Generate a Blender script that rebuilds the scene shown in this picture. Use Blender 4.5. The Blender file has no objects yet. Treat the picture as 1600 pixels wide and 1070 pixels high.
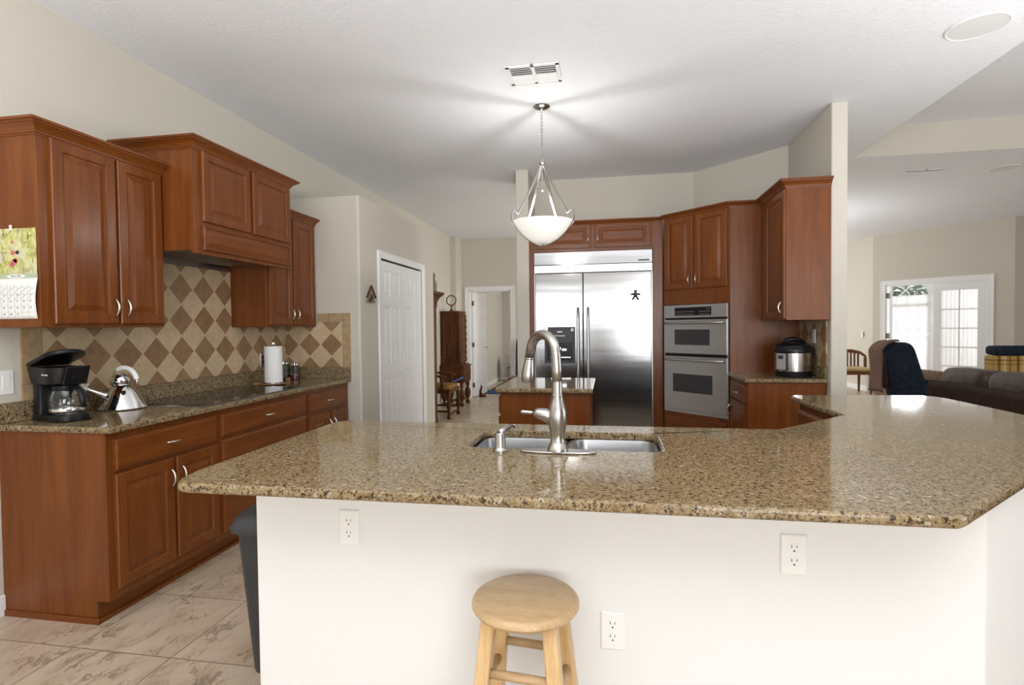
import bpy, bmesh, math, random
from mathutils import Vector, Matrix
from mathutils.geometry import tessellate_polygon
random.seed(7)
PI = math.pi
SC = bpy.context.scene
COL = SC.collection

# ------------------------------------------------------------------ camera
FPX, YAW, PITCH, ROLL, CY, CAMH = 851.0, 0.1744, -0.0251, -0.0113, 532.2, 1.3486
cy_, sy_ = math.cos(YAW), math.sin(YAW)
fwd = Vector((-sy_ * math.cos(PITCH), cy_ * math.cos(PITCH), math.sin(PITCH)))
rt = Vector((cy_, sy_, 0)); up = rt.cross(fwd)
r2 = rt * math.cos(ROLL) + up * math.sin(ROLL); u2 = -rt * math.sin(ROLL) + up * math.cos(ROLL)
cd = bpy.data.cameras.new('camera'); cam = bpy.data.objects.new('camera', cd); COL.objects.link(cam)
cam.matrix_world = Matrix(((r2.x, u2.x, -fwd.x, 0), (r2.y, u2.y, -fwd.y, 0), (r2.z, u2.z, -fwd.z, CAMH), (0, 0, 0, 1)))
cd.sensor_width = 36; cd.lens = FPX / 1600 * 36; cd.shift_y = -(535 - CY) / 1600
cd.clip_start = .05; cd.clip_end = 120
SC.camera = cam

# ------------------------------------------------------------------ light and exposure
wd = bpy.data.worlds.new('world'); SC.world = wd; wd.use_nodes = True
bg = wd.node_tree.nodes['Background']; bg.inputs[0].default_value = (.93, .96, 1, 1); bg.inputs[1].default_value = 1.15
vs = SC.view_settings
vs.view_transform = 'Standard'; vs.look = 'None'; vs.exposure = 0.07; vs.gamma = 1; vs.use_curve_mapping = False

def area(name, loc, target, sx, sy, watts, colr=(1, 1, 1), spread=PI):
    l = bpy.data.lights.new(name, 'AREA'); l.shape = 'RECTANGLE'; l.size = sx; l.size_y = sy
    l.energy = watts; l.color = colr; l.spread = spread
    o = bpy.data.objects.new(name, l); COL.objects.link(o); o.location = loc
    d = Vector(target) - Vector(loc)
    o.rotation_euler = d.to_track_quat('-Z', 'Y').to_euler()
    return o
# daylight through the glazed wall behind the camera, the family-room windows to the right, the dining side beyond the hall
# and the open sky outside the sunroom; fill lamps are added for ceilings, left wall, hall and sunroom
area('window_light_rear', (-1.4, -4.0, 1.15), (-1.2, 3, 1.2), 1.5, 2.0, 16, (.98, .99, 1))
area('window_light_rear_right', (1.0, -4.0, 1.15), (.8, 3, 1.2), 1.5, 2.0, 16, (.98, .99, 1))
area('left_wall_fill', (1.7, -3.8, 1.6), (-2.4, 3.0, 1.0), 2.4, 2.0, 116, (.98, .99, 1))  # added fill lamp, no nook window known; brightens the left wall and tile
area('window_light_family_room', (9.0, 3.0, 1.4), (0, 4.5, 1.2), 4.0, 2.4, 55, (.98, .99, 1))
area('window_light_dining_room_east', (1.7, 12.7, 1.5), (5.2, 12.4, 1.4), 2.4, 2.0, 80, (1, .99, .97))
area('ceiling_fill', (-.3, -.6, 1.8), (-.3, -.15, 3.0), 3.4, 2.0, 145, (.98, .99, 1), 2.8)  # added upward lamp behind the camera that lifts the kitchen ceiling
area('ceiling_fill_side', (2.6, 2.0, 1.75), (1.9, 2.8, 3.1), 2.0, 2.0, 28, (.98, .99, 1), 2.7)  # added upward lamp out of view, for the deeper kitchen ceiling
area('ceiling_fill_family_room', (4.6, 2.2, 1.2), (4.6, 2.201, 3.0), 3.0, 2.0, 45, (.98, .99, 1), 2.6)  # added upward lamp under the tray, brightens the family-room ceiling
area('ceiling_fill_dining_room', (2.4, 9.4, 1.75), (2.7, 9.3, 3.0), 1.6, 1.6, 26, (.98, .99, 1), 2.8)  # added upward lamp hidden by the column, for the ceiling past the tray
area('hall_fill', (1.6, 8.4, 1.6), (-3, 8.6, 1.4), 2.6, 2.0, 66, (1, .985, .96))  # added lamp behind the refrigerator wall, fills the dim hall
area('back_room_light', (-.2, 12.6, 1.6), (-3, 12.4, 1.2), 1.4, 1.6, 25, (1, .98, .95))  # area lamp inside the room past the hall door
area('sunroom_fill', (7.75, 10.75, 1.5), (5.6, 12.2, 1.3), 1.6, 2.0, 52, (.97, .98, 1))  # added lamp inside the sunroom, brightens the curtained door panes
area('sky_outside_sunroom', (9.0, 16.2, 3.4), (5.8, 11.8, 1.0), 5.0, 3.5, 620, (.96, .98, 1))

# ------------------------------------------------------------------ helpers
class MB:
    """collects solids in world coordinates, links them as one mesh"""
    def __init__(self): self.bm = bmesh.new()
    def box(self, a, b, M=None):
        x0, y0, z0 = (min(a[i], b[i]) for i in range(3)); x1, y1, z1 = (max(a[i], b[i]) for i in range(3))
        v = [self.bm.verts.new((M @ Vector(p)) if M else p) for p in
             ((x0, y0, z0), (x1, y0, z0), (x1, y1, z0), (x0, y1, z0), (x0, y0, z1), (x1, y0, z1), (x1, y1, z1), (x0, y1, z1))]
        for f in ((0, 3, 2, 1), (4, 5, 6, 7), (0, 1, 5, 4), (1, 2, 6, 5), (2, 3, 7, 6), (3, 0, 4, 7)):
            self.bm.faces.new([v[i] for i in f])
        return self
    def loft(self, rings, cap0=True, cap1=True, closed=True):
        R = [[self.bm.verts.new(p) for p in r] for r in rings]
        n = len(R[0])
        for a, b in zip(R[:-1], R[1:]):
            for i in range(n if closed else n - 1):
                j = (i + 1) % n
                self.bm.faces.new((a[i], a[j], b[j], b[i]))
        if cap0: self.bm.faces.new(list(reversed(R[0])))
        if cap1: self.bm.faces.new(R[-1])
        return self
    def prism(self, poly, z0, z1, M=None):
        T = (lambda p: M @ Vector(p)) if M else Vector
        return self.loft([[T((x, y, z0)) for x, y in poly], [T((x, y, z1)) for x, y in poly]])
    def tess(self, outer, holes, z0, z1):
        loops = [[Vector((x, y, 0)) for x, y in l] for l in [outer] + holes]
        flat = [p for l in loops for p in l]
        tri = tessellate_polygon(loops)
        lo = [self.bm.verts.new((p.x, p.y, z0)) for p in flat]; hi = [self.bm.verts.new((p.x, p.y, z1)) for p in flat]
        for t in tri:
            for vs_ in (lo, hi):
                try: self.bm.faces.new([vs_[i] for i in t])
                except ValueError: pass
        k = 0
        for l in loops:
            n = len(l)
            for i in range(n):
                j = (i + 1) % n
                self.bm.faces.new((lo[k + i], lo[k + j], hi[k + j], hi[k + i]))
            k += n
        return self
    def lathe(self, prof, c=(0, 0, 0), seg=32, M=None, cap=True):
        rings = []
        for r, z in prof:
            ring = [Vector((r * math.cos(2 * PI * i / seg), r * math.sin(2 * PI * i / seg), z)) for i in range(seg)]
            ring = [((M @ p) if M else p) + Vector(c) for p in ring]
            rings.append(ring)
        return self.loft(rings, cap, cap)
    def tube(self, pts, r, seg=10, flat=1.0, cap=True):
        pts = [Vector(p) for p in pts]; n = len(pts)
        rr = r if hasattr(r, '__len__') else [r] * n
        ref = None; rings = []
        for i, p in enumerate(pts):
            t = (pts[min(i + 1, n - 1)] - pts[max(i - 1, 0)]).normalized()
            if ref is None:
                ref = Vector((0, 0, 1)) if abs(t.z) < .9 else Vector((1, 0, 0))
            a = (ref - t * ref.dot(t)).normalized(); b = t.cross(a); ref = a
            rings.append([p + a * (rr[i] * math.cos(2 * PI * k / seg)) + b * (rr[i] * flat * math.sin(2 * PI * k / seg)) for k in range(seg)])
        return self.loft(rings, cap, cap)
    def sweep(self, path, prof, closed=False):
        """profile (out, z) swept along a 2-D path, outwards to its right"""
        P = [Vector(p) for p in path]; n = len(P); rings = []
        for i in range(n):
            d0 = (P[i] - P[i - 1]).normalized() if (i > 0 or closed) else None
            d1 = (P[(i + 1) % n] - P[i]).normalized() if (i < n - 1 or closed) else None
            n0 = Vector((d0.y, -d0.x)) if d0 else None; n1 = Vector((d1.y, -d1.x)) if d1 else None
            if n0 is None: m = n1
            elif n1 is None: m = n0
            else:
                m = n0 + n1; m = m / max(m.length_squared / 2, .15)
            rings.append([Vector((P[i].x + m.x * o, P[i].y + m.y * o, z)) for o, z in prof])
        if closed: rings.append(rings[0])
        return self.loft(rings, not closed, not closed)
    def grid(self, fn, nu, nv, wrap=False):
        V = [[self.bm.verts.new(fn(i / nu, j / nv)) for j in range(nv + 1)] for i in range(nu + 1)]
        for i in range(nu):
            for j in range(nv):
                self.bm.faces.new((V[i][j], V[i + 1][j], V[i + 1][j + 1], V[i][j + 1]))
        return self
    def build(self, name, mat, parent=None, bevel=0, seg=2, smooth=False, subd=0, solid=0, keep=False):
        bmesh.ops.remove_doubles(self.bm, verts=self.bm.verts, dist=1e-5)
        if not keep: bmesh.ops.recalc_face_normals(self.bm, faces=self.bm.faces)
        if parent is not None:
            self.bm.transform(world_of(parent).inverted())
        me = bpy.data.meshes.new(name); self.bm.to_mesh(me); self.bm.free()
        for m in (mat if isinstance(mat, (list, tuple)) else [mat]): me.materials.append(m)
        o = bpy.data.objects.new(name, me); COL.objects.link(o)
        if parent is not None: o.parent = parent
        if solid:
            s = o.modifiers.new('solid', 'SOLIDIFY'); s.thickness = solid; s.offset = 0
        if bevel:
            b = o.modifiers.new('bevel', 'BEVEL'); b.width = bevel; b.segments = seg; b.limit_method = 'ANGLE'; b.angle_limit = .6
            b.harden_normals = False
        if subd:
            s = o.modifiers.new('sub', 'SUBSURF'); s.levels = subd; s.render_levels = subd
        if smooth or subd:
            for p in me.polygons: p.use_smooth = True
            if smooth == 'angle':
                me.set_sharp_from_angle(angle=math.radians(38))
        return o

def world_of(o):
    M = Matrix.Identity(4); ch = []
    while o is not None: ch.append(o); o = o.parent
    for q in reversed(ch): M = M @ q.matrix_basis
    return M

def tag(o, label, cat, group=None, kind=None):
    o['label'] = label; o['category'] = cat
    if group: o['group'] = group
    if kind: o['kind'] = kind
    return o
def thing(name, label, cat, loc=(0, 0, 0), rz=0, group=None):
    o = bpy.data.objects.new(name, None); COL.objects.link(o); o.empty_display_size = .1
    o.location = loc; o.rotation_euler = (0, 0, rz)
    return tag(o, label, cat, group)
def struct(o):
    o['kind'] = 'structure'; return o
def relabel(o, l): o['label'] = l; return o
def copy_tree(o, parent=None):
    c = o.copy(); COL.objects.link(c)
    if parent is not None: c.parent = parent
    for ch in list(o.children): copy_tree(ch, c)
    return c
def frame(o, n):
    """matrix: local x = right along the face, y = up, z = out of the face"""
    n = Vector((n[0], n[1], 0)).normalized(); u = Vector((-n.y, n.x, 0))
    return Matrix(((u.x, 0, n.x, o[0]), (u.y, 0, n.y, o[1]), (0, 1, 0, o[2]), (0, 0, 0, 1)))

# ------------------------------------------------------------------ materials
def mat(name, col, rough=.5, metal=0, spec=.5, **kw):
    m = bpy.data.materials.new(name); m.use_nodes = True
    b = m.node_tree.nodes['Principled BSDF']
    b.inputs['Base Color'].default_value = (*col, 1); b.inputs['Roughness'].default_value = rough
    b.inputs['Metallic'].default_value = metal; b.inputs['Specular IOR Level'].default_value = spec
    for k, v in kw.items(): b.inputs[k.replace('_', ' ')].default_value = v
    return m
def nt(m): return m.node_tree, m.node_tree.nodes['Principled BSDF']
class NG:
    def __init__(s, m): s.t, s.b = nt(m)
    def n(s, typ, **kw):
        q = s.t.nodes.new(typ)
        for k, v in kw.items():
            if isinstance(k, str) and hasattr(q, k): setattr(q, k, v)
        return q
    def l(s, a, b): s.t.links.new(a, b)
    def math(s, op, a, b=None, c=None):
        q = s.t.nodes.new('ShaderNodeMath'); q.operation = op
        for i, v in enumerate((a, b, c)):
            if v is None: continue
            if isinstance(v, (int, float)): q.inputs[i].default_value = v
            else: s.l(v, q.inputs[i])
        return q.outputs[0]
    def coord(s, scale=(1, 1, 1), loc=(0, 0, 0), rot=(0, 0, 0)):
        tc = s.n('ShaderNodeTexCoord'); mp = s.n('ShaderNodeMapping')
        mp.inputs['Scale'].default_value = scale; mp.inputs['Location'].default_value = loc; mp.inputs['Rotation'].default_value = rot
        s.l(tc.outputs['Object'], mp.inputs['Vector']); return mp.outputs[0]
    def noise(s, vec, scale, detail=4, rough=.55, dist=0):
        q = s.n('ShaderNodeTexNoise'); q.inputs['Scale'].default_value = scale; q.inputs['Detail'].default_value = detail
        q.inputs['Roughness'].default_value = rough; q.inputs['Distortion'].default_value = dist; s.l(vec, q.inputs['Vector']); return q.outputs[0]
    def ramp(s, fac, stops, interp='LINEAR'):
        q = s.n('ShaderNodeValToRGB'); q.color_ramp.interpolation = interp; e = q.color_ramp.elements
        while len(e) < len(stops): e.new(.5)
        for i, (p, c) in enumerate(stops):
            e[i].position = p; e[i].color = (*c, 1) if len(c) == 3 else c
        s.l(fac, q.inputs[0]); return q.outputs[0]
    def mix(s, fac, a, b, typ='MIX'):
        q = s.n('ShaderNodeMix'); q.data_type = 'RGBA'; q.blend_type = typ
        for i, v in ((0, fac), (6, a), (7, b)):
            if isinstance(v, (int, float)): q.inputs[i].default_value = v
            elif isinstance(v, tuple): q.inputs[i].default_value = (*v, 1)
            else: s.l(v, q.inputs[i])
        return q.outputs[2]
    def bump(s, h, strength=.2, dist=.01):
        q = s.n('ShaderNodeBump'); q.inputs['Strength'].default_value = strength; q.inputs['Distance'].default_value = dist
        s.l(h, q.inputs['Height']); s.l(q.outputs[0], s.b.inputs['Normal'])

def wood(name, c0, c1, c2, rough=.32, stretch=(14, 14, 1.1), grain=60):
    m = mat(name, c1, rough, spec=.33, Coat_Weight=.08, Coat_Roughness=.2); g = NG(m)
    v = g.coord(stretch)
    n1 = g.noise(v, 1.6, 5, .55, .5)
    n2 = g.noise(g.coord((stretch[0] * 5, stretch[1] * 5, stretch[2] * 2.2)), 3.0, 3, .6)
    c = g.ramp(n1, [(.28, c0), (.5, c1), (.74, c2)])
    d = g.ramp(n2, [(.35, (.84, .82, .80)), (.6, (1, 1, 1))])
    g.l(g.mix(1.0, c, d, 'MULTIPLY'), g.b.inputs['Base Color'])
    g.bump(n2, .06, .002)
    return m
CH0, CH1, CH2 = (.136, .036, .0060), (.174, .049, .0085), (.216, .066, .0130)
M_CHERRY = wood('cherry_wood', CH0, CH1, CH2)
M_CHERRY_H = wood('cherry_wood_across', CH0, CH1, CH2, stretch=(1.1, 1.1, 14))
M_OLD = wood('dark_oak', (.045, .015, .004), (.095, .033, .009), (.15, .056, .016), .5)
M_OLD.node_tree.nodes['Principled BSDF'].inputs['Specular IOR Level'].default_value = .2
M_OLD.node_tree.nodes['Principled BSDF'].inputs['Coat Weight'].default_value = 0
M_BEECH = wood('beech', (.47, .31, .16), (.54, .375, .205), (.60, .43, .245), .28, stretch=(1.3, 10, 4))
M_CHAIRWOOD = wood('chestnut', (.10, .035, .012), (.17, .065, .022), (.22, .09, .035), .4)

def wall_mat(name, col, bump=.12):
    m = mat(name, col, .75, spec=.25); g = NG(m)
    h = g.noise(g.coord(), 130, 3, .6); g.bump(h, bump, .004); return m
M_WALL = wall_mat('beige_wall_paint', (.60, .565, .495))
M_PEN = wall_mat('cream_half_wall_paint', (.80, .80, .79), .2)
M_WHITE = mat('white_paint', (.83, .83, .83), .4)
M_CEIL = mat('ceiling_texture', (.83, .85, .885), .9, spec=.1)
g = NG(M_CEIL); g.bump(g.noise(g.coord(), 48, 4, .6), .35, .012)
M_TRIM = mat('white_trim', (.84, .845, .85), .35)
M_PLASTIC = mat('white_plastic', (.86, .86, .84), .3)
M_SLOT = mat('dark_slot', (.03, .03, .03), .6)
M_BLACK = mat('black_plastic', (.008, .008, .009), .3, spec=.3)
M_CHROME = mat('chrome', (.86, .87, .88), .06, 1)
M_NICKEL = mat('brushed_nickel', (.50, .485, .465), .26, 1)
M_PULL = mat('satin_nickel_pull', (.78, .74, .68), .24, 1)
M_BRASS = mat('dark_bronze_hinge', (.12, .09, .055), .4, 1)

def steel(name, col, rough, axis):
    m = mat(name, col, rough, 1); g = NG(m)
    sc = [220, 220, 220]; sc[axis] = 1.2
    h = g.noise(g.coord(tuple(sc)), 1, 2, .5)
    r = g.math('MULTIPLY_ADD', h, .08, rough - .04); g.l(r, g.b.inputs['Roughness'])
    return m
M_STEEL = steel('brushed_stainless', (.345, .345, .35), .15, 0)
g = NG(M_STEEL); g.bump(g.noise(g.coord((.5, .5, 5.5), (3, 0, 0)), 1.0, 2, .5), .35, .004)
M_STEEL_OVEN = steel('brushed_stainless_oven', (.57, .575, .58), .36, 0)
M_SINK = mat('sink_stainless', (.44, .455, .48), .3, 1)

def granite():
    m = mat('speckled_granite', (.4, .3, .17), .07, spec=.30); g = NG(m)
    v = g.coord()
    w = g.noise(v, 9, 4, .6)
    base = g.ramp(g.noise(v, 48, 5, .65, .4), [(.30, (.12, .078, .036)), (.45, (.22, .155, .075)), (.60, (.31, .24, .13)), (.78, (.42, .36, .24))])
    base = g.mix(g.ramp(w, [(.40, (0, 0, 0)), (.70, (.55, .55, .55))]), base, (.32, .225, .115))
    vo = g.n('ShaderNodeTexVoronoi'); vo.inputs['Scale'].default_value = 150; g.l(v, vo.inputs['Vector'])
    grey = g.ramp(vo.outputs['Color'], [(.0, (.36, .30, .20)), (.5, (.20, .14, .072)), (1, (.42, .33, .195))])
    base = g.mix(.38, base, grey)
    s1 = g.ramp(g.noise(v, 80, 3, .55, .2), [(.375, (1, 1, 1)), (.43, (0, 0, 0))])
    s2 = g.ramp(g.noise(v, 150, 2, .5), [(.36, (1, 1, 1)), (.42, (0, 0, 0))])
    base = g.mix(s1, base, (.045, .026, .015))
    base = g.mix(s2, base, (.05, .03, .018))
    s3 = g.ramp(g.noise(v, 105, 2, .5), [(.58, (0, 0, 0)), (.65, (.8, .8, .8))])
    base = g.mix(s3, base, (.17, .10, .048))
    s4 = g.ramp(g.noise(v, 60, 3, .6), [(.60, (0, 0, 0)), (.68, (.8, .8, .8))])
    base = g.mix(s4, base, (.44, .405, .31))
    g.l(base, g.b.inputs['Base Color']); return m
M_GRANITE = granite()

def floor_tile():
    m = mat('stone_floor_tile', (.45, .35, .26), .30, spec=.45); g = NG(m)
    tc = g.n('ShaderNodeTexCoord'); sx = g.n('ShaderNodeSeparateXYZ'); g.l(tc.outputs['Object'], sx.inputs[0])
    T = .473
    u = g.math('DIVIDE', g.math('ADD', sx.outputs[0], 2.2575 + T * 20), T); v = g.math('DIVIDE', g.math('ADD', sx.outputs[1], -1.934 + T * 20), T)
    def edge(q):
        f = g.math('FRACT', q); return g.math('MINIMUM', f, g.math('SUBTRACT', 1, f))
    e = g.math('MINIMUM', edge(u), edge(v))
    grout = g.math('LESS_THAN', e, .0068)
    cid = g.n('ShaderNodeCombineXYZ'); g.l(g.math('FLOOR', u), cid.inputs[0]); g.l(g.math('FLOOR', v), cid.inputs[1])
    wn = g.n('ShaderNodeTexWhiteNoise'); g.l(cid.outputs[0], wn.inputs['Vector'])
    off = g.n('ShaderNodeVectorMath'); off.operation = 'MULTIPLY_ADD'; off.inputs[1].default_value = (7, 7, 7)
    g.l(wn.outputs['Color'], off.inputs[0]); g.l(tc.outputs['Object'], off.inputs[2])
    rot = g.n('ShaderNodeMapping'); rot.inputs['Rotation'].default_value = (0, 0, -.7); rot.inputs['Scale'].default_value = (2.0, 1.05, 1)
    g.l(off.outputs[0], rot.inputs['Vector'])
    cl = g.ramp(g.noise(rot.outputs[0], 2.6, 6, .62, .6), [(.30, (.45, .345, .245)), (.5, (.53, .42, .31)), (.7, (.60, .495, .38))])
    ve = g.noise(rot.outputs[0], 9.0, 8, .72, .5)
    vein = g.ramp(g.math('ABSOLUTE', g.math('SUBTRACT', ve, .44)), [(.0, (1, 1, 1)), (.055, (0, 0, 0))])
    patch = g.ramp(g.noise(rot.outputs[0], 3.4, 4, .6), [(.43, (0, 0, 0)), (.60, (1, 1, 1))])
    vm = g.mix(1, g.mix(1, vein, patch, 'MULTIPLY'), (.75, .75, .75), 'MULTIPLY')
    c = g.mix(vm, cl, (.115, .072, .042))
    c = g.mix(g.math('MULTIPLY', grout, .9), c, (.24, .18, .13))
    g.l(c, g.b.inputs['Base Color'])
    g.bump(g.math('MULTIPLY', grout, -1), .3, .003); return m
M_FLOOR = floor_tile()

def diamond_tile(name, axis, a0, z0, P=.2125):
    """light and dark six-inch tiles set on the diagonal; axis 0: x-z, axis 1: y-z; (a0, z0) a dark centre"""
    m = mat(name, (.4, .3, .2), .42); g = NG(m)
    tc = g.n('ShaderNodeTexCoord'); sx = g.n('ShaderNodeSeparateXYZ'); g.l(tc.outputs['Object'], sx.inputs[0])
    a = g.math('SUBTRACT', sx.outputs[axis], a0 - P * 40); z = g.math('SUBTRACT', sx.outputs[2], z0 - P * 40)
    s = P / 1.0
    p = g.math('ADD', g.math('DIVIDE', g.math('ADD', a, z), s), .5); q = g.math('ADD', g.math('DIVIDE', g.math('SUBTRACT', a, z), s), 80.5)
    ip, iq = g.math('FLOOR', p), g.math('FLOOR', q)
    par = g.math('FLOORED_MODULO', g.math('ADD', ip, iq), 2)
    def edge(x):
        f = g.math('FRACT', x); return g.math('MINIMUM', f, g.math('SUBTRACT', 1, f))
    e = g.math('MINIMUM', edge(p), edge(q)); grout = g.math('LESS_THAN', e, .017)
    cid = g.n('ShaderNodeCombineXYZ'); g.l(ip, cid.inputs[0]); g.l(iq, cid.inputs[1])
    wn = g.n('ShaderNodeTexWhiteNoise'); g.l(cid.outputs[0], wn.inputs['Vector'])
    nz = g.noise(g.coord(), 22, 5, .65); n2 = g.noise(g.coord(), 120, 3, .6)
    light = g.ramp(nz, [(.3, (.53, .395, .235)), (.7, (.66, .525, .34))]); dark = g.ramp(nz, [(.3, (.235, .13, .058)), (.7, (.35, .21, .105))])
    c = g.mix(par, dark, light)
    c = g.mix(.12, c, g.ramp(wn.outputs['Value'], [(0, (.14, .09, .05)), (1, (.55, .44, .3))]))
    c = g.mix(g.ramp(n2, [(.3, (.35, .35, .35)), (.42, (0, 0, 0))]), c, (.16, .10, .05))
    c = g.mix(grout, c, (.60, .46, .30))
    g.l(c, g.b.inputs['Base Color']); g.bump(g.math('MULTIPLY', grout, -1), .25, .002); return m
M_TILE_L = diamond_tile('diamond_tile_long_wall', 1, 3.2465 - 2.2, 1.4195 - 1.012)
M_TILE_R = diamond_tile('diamond_tile_return_wall', 0, -2.606 + 2.5, 1.2125 - 1.012, .208)
M_TILE_X = diamond_tile('diamond_tile_short_wall', 1, 4.86, 1.262)
M_BORDER = mat('tan_border_tile', (.33, .225, .125), .42); g = NG(M_BORDER)
g.l(g.ramp(g.noise(g.coord(), 26, 5, .65), [(.3, (.34, .23, .12)), (.7, (.49, .355, .21))]), g.b.inputs['Base Color'])

def cloth(name, c0, c1, scale=60, rough=.9):
    m = mat(name, c0, rough, spec=.2); g = NG(m)
    h = g.noise(g.coord(), scale, 4, .6)
    g.l(g.ramp(h, [(.35, c0), (.65, c1)]), g.b.inputs['Base Color']); g.bump(h, .3, .004); return m
M_NAVY = cloth('navy_plush', (.008, .014, .026), (.018, .027, .043), 20)
M_LEATHER = mat('brown_leather', (.04, .02, .013), .46); g = NG(M_LEATHER)
hh = g.noise(g.coord(), 14, 5, .65); g.l(g.ramp(hh, [(.35, (.026, .012, .009)), (.65, (.050, .024, .017))]), g.b.inputs['Base Color']); g.bump(hh, .4, .02)
M_SUEDE = cloth('brown_suede', (.030, .014, .010), (.042, .021, .016), 30)
M_SEAT = cloth('floral_tapestry', (.30, .17, .05), (.16, .075, .02), 50)
M_CREAM = cloth('cream_cushion', (.55, .42, .22), (.48, .35, .17), 40)

def plaid():
    m = mat('plaid_upholstery', (.4, .26, .09), .9, spec=.2); g = NG(m)
    tc = g.n('ShaderNodeTexCoord'); sx = g.n('ShaderNodeSeparateXYZ'); g.l(tc.outputs['Object'], sx.inputs[0])
    a = g.math('FRACT', g.math('MULTIPLY', sx.outputs[0], 4.4)); z = g.math('FRACT', g.math('MULTIPLY', sx.outputs[2], 6.0))
    c = g.ramp(a, [(0, (.42, .28, .09)), (.3, (.22, .10, .03)), (.45, (.48, .33, .13)), (.62, (.60, .46, .24)), (.75, (.42, .26, .08)), (.9, (.26, .13, .04))], 'CONSTANT')
    d = g.ramp(z, [(0, (1, 1, 1)), (.55, (.74, .68, .6)), (.68, (1, 1, 1)), (.86, (.6, .5, .4))], 'CONSTANT')
    g.l(g.mix(1, c, d, 'MULTIPLY'), g.b.inputs['Base Color']); return m
M_PLAID = plaid()

M_GLASS = mat('clear_glass', (.96, .98, .97), .02, Transmission_Weight=1, IOR=1.45)
M_PANE = bpy.data.materials.new('window_pane'); M_PANE.use_nodes = True
t = M_PANE.node_tree; t.nodes.clear(); o_ = t.nodes.new('ShaderNodeOutputMaterial'); a_ = t.nodes.new('ShaderNodeBsdfTransparent'); b_ = t.nodes.new('ShaderNodeBsdfGlossy')
b_.inputs['Roughness'].default_value = .02; mx = t.nodes.new('ShaderNodeMixShader'); mx.inputs[0].default_value = .06
t.links.new(a_.outputs[0], mx.inputs[1]); t.links.new(b_.outputs[0], mx.inputs[2]); t.links.new(mx.outputs[0], o_.inputs[0])
def sheer(name, tr=.22):
    m = bpy.data.materials.new(name); m.use_nodes = True; t = m.node_tree; t.nodes.clear()
    o = t.nodes.new('ShaderNodeOutputMaterial'); d = t.nodes.new('ShaderNodeBsdfDiffuse'); tl = t.nodes.new('ShaderNodeBsdfTranslucent'); tp = t.nodes.new('ShaderNodeBsdfTransparent')
    for q in (d, tl): q.inputs[0].default_value = (.93, .93, .93, 1)
    m1 = t.nodes.new('ShaderNodeMixShader'); m1.inputs[0].default_value = .7; m2 = t.nodes.new('ShaderNodeMixShader'); m2.inputs[0].default_value = tr
    t.links.new(d.outputs[0], m1.inputs[1]); t.links.new(tl.outputs[0], m1.inputs[2]); t.links.new(m1.outputs[0], m2.inputs[1]); t.links.new(tp.outputs[0], m2.inputs[2]); t.links.new(m2.outputs[0], o.inputs[0])
    return m
M_SHEER = sheer('sheer_curtain', .18)
M_BOWL = mat('frosted_lamp_glass', (.93, .91, .87), .45, Emission_Color=(1, .955, .88, 1), Emission_Strength=.40)
M_PAPER = mat('white_paper', (.86, .86, .85), .8)
M_COOKTOP = mat('black_ceramic_glass', (.012, .012, .012), .04, spec=.6)
M_OVENGLASS = mat('smoked_glass', (.035, .035, .036), .22)
M_LEAF = cloth('leaf_green', (.035, .065, .045), (.10, .14, .10), 6)
M_BLUE = mat('blue_fabric', (.02, .06, .19), .8)
M_GREY = mat('charcoal_plastic', (.035, .038, .042), .42)

# ------------------------------------------------------------------ setting
WX, CEI = -2.853, 3.03
FY = 6.298                                     # wall behind the refrigerator
struct(MB().box((-6, -4.2, -.12), (11, 17, 0)).build('floor', M_FLOOR))
TR = (2.47, 1.6, 7.6, 6.12)                     # raised tray over the family room
mb = MB()
for a, b in (((-6, -4.2), (TR[0], 17)), ((TR[2], -4.2), (11, 17)), ((TR[0], -4.2), (TR[2], TR[1])), ((TR[0], TR[3]), (TR[2], 17))):
    mb.box((*a, CEI), (*b, CEI + .45))
mb.box((TR[0] - .1, TR[1] - .1, 3.34), (TR[2] + .1, TR[3] + .1, 3.40))
struct(mb.build('ceiling', M_CEIL))
mb = MB(); e = .004
mb.box((TR[0], TR[3] - e, CEI), (TR[2], TR[3], 3.34)).box((TR[0], TR[1], CEI), (TR[0] + e, TR[3], 3.34)).box((TR[2] - e, TR[1], CEI), (TR[2], TR[3], 3.34)).box((TR[0], TR[1], CEI), (TR[2], TR[1] + e, 3.34))
struct(mb.build('trim_1', M_WALL))               # painted sides of the tray

struct(MB().box((WX - .14, -4.2, 0), (WX, 10.2, CEI)).build('wall_left', M_WALL))
# pantry box, lower than the ceiling (plant ledge on top)
PX, PY0, PY1, PT = -2.13, 4.46, 6.50, 2.508
PD0, PD1, PDH = 4.905, 6.075, 2.02              # bifold opening
rc_ = [(PX - .02 + .02 * math.cos(-PI / 2 + PI / 2 * i / 6), PY0 + .02 + .02 * math.sin(-PI / 2 + PI / 2 * i / 6)) for i in range(7)]
mb = MB().prism([(WX, PY0)] + rc_ + [(PX, PD0), (PX - .12, PD0), (PX - .12, PY0 + .1), (WX, PY0 + .1)], 0, PT)
mb.prism([(PX - .12, PD1), (PX, PD1), (PX, PY1), (WX, PY1), (WX, PY1 - .1), (PX - .12, PY1 - .1)], 0, PT).box((PX - .12, PD0, PDH), (PX, PD1, PT)).box((WX, PY0 + .1, PT - .06), (PX - .12, PY1 - .1, PT))
struct(mb.build('wall_pantry', M_WALL))
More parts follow.
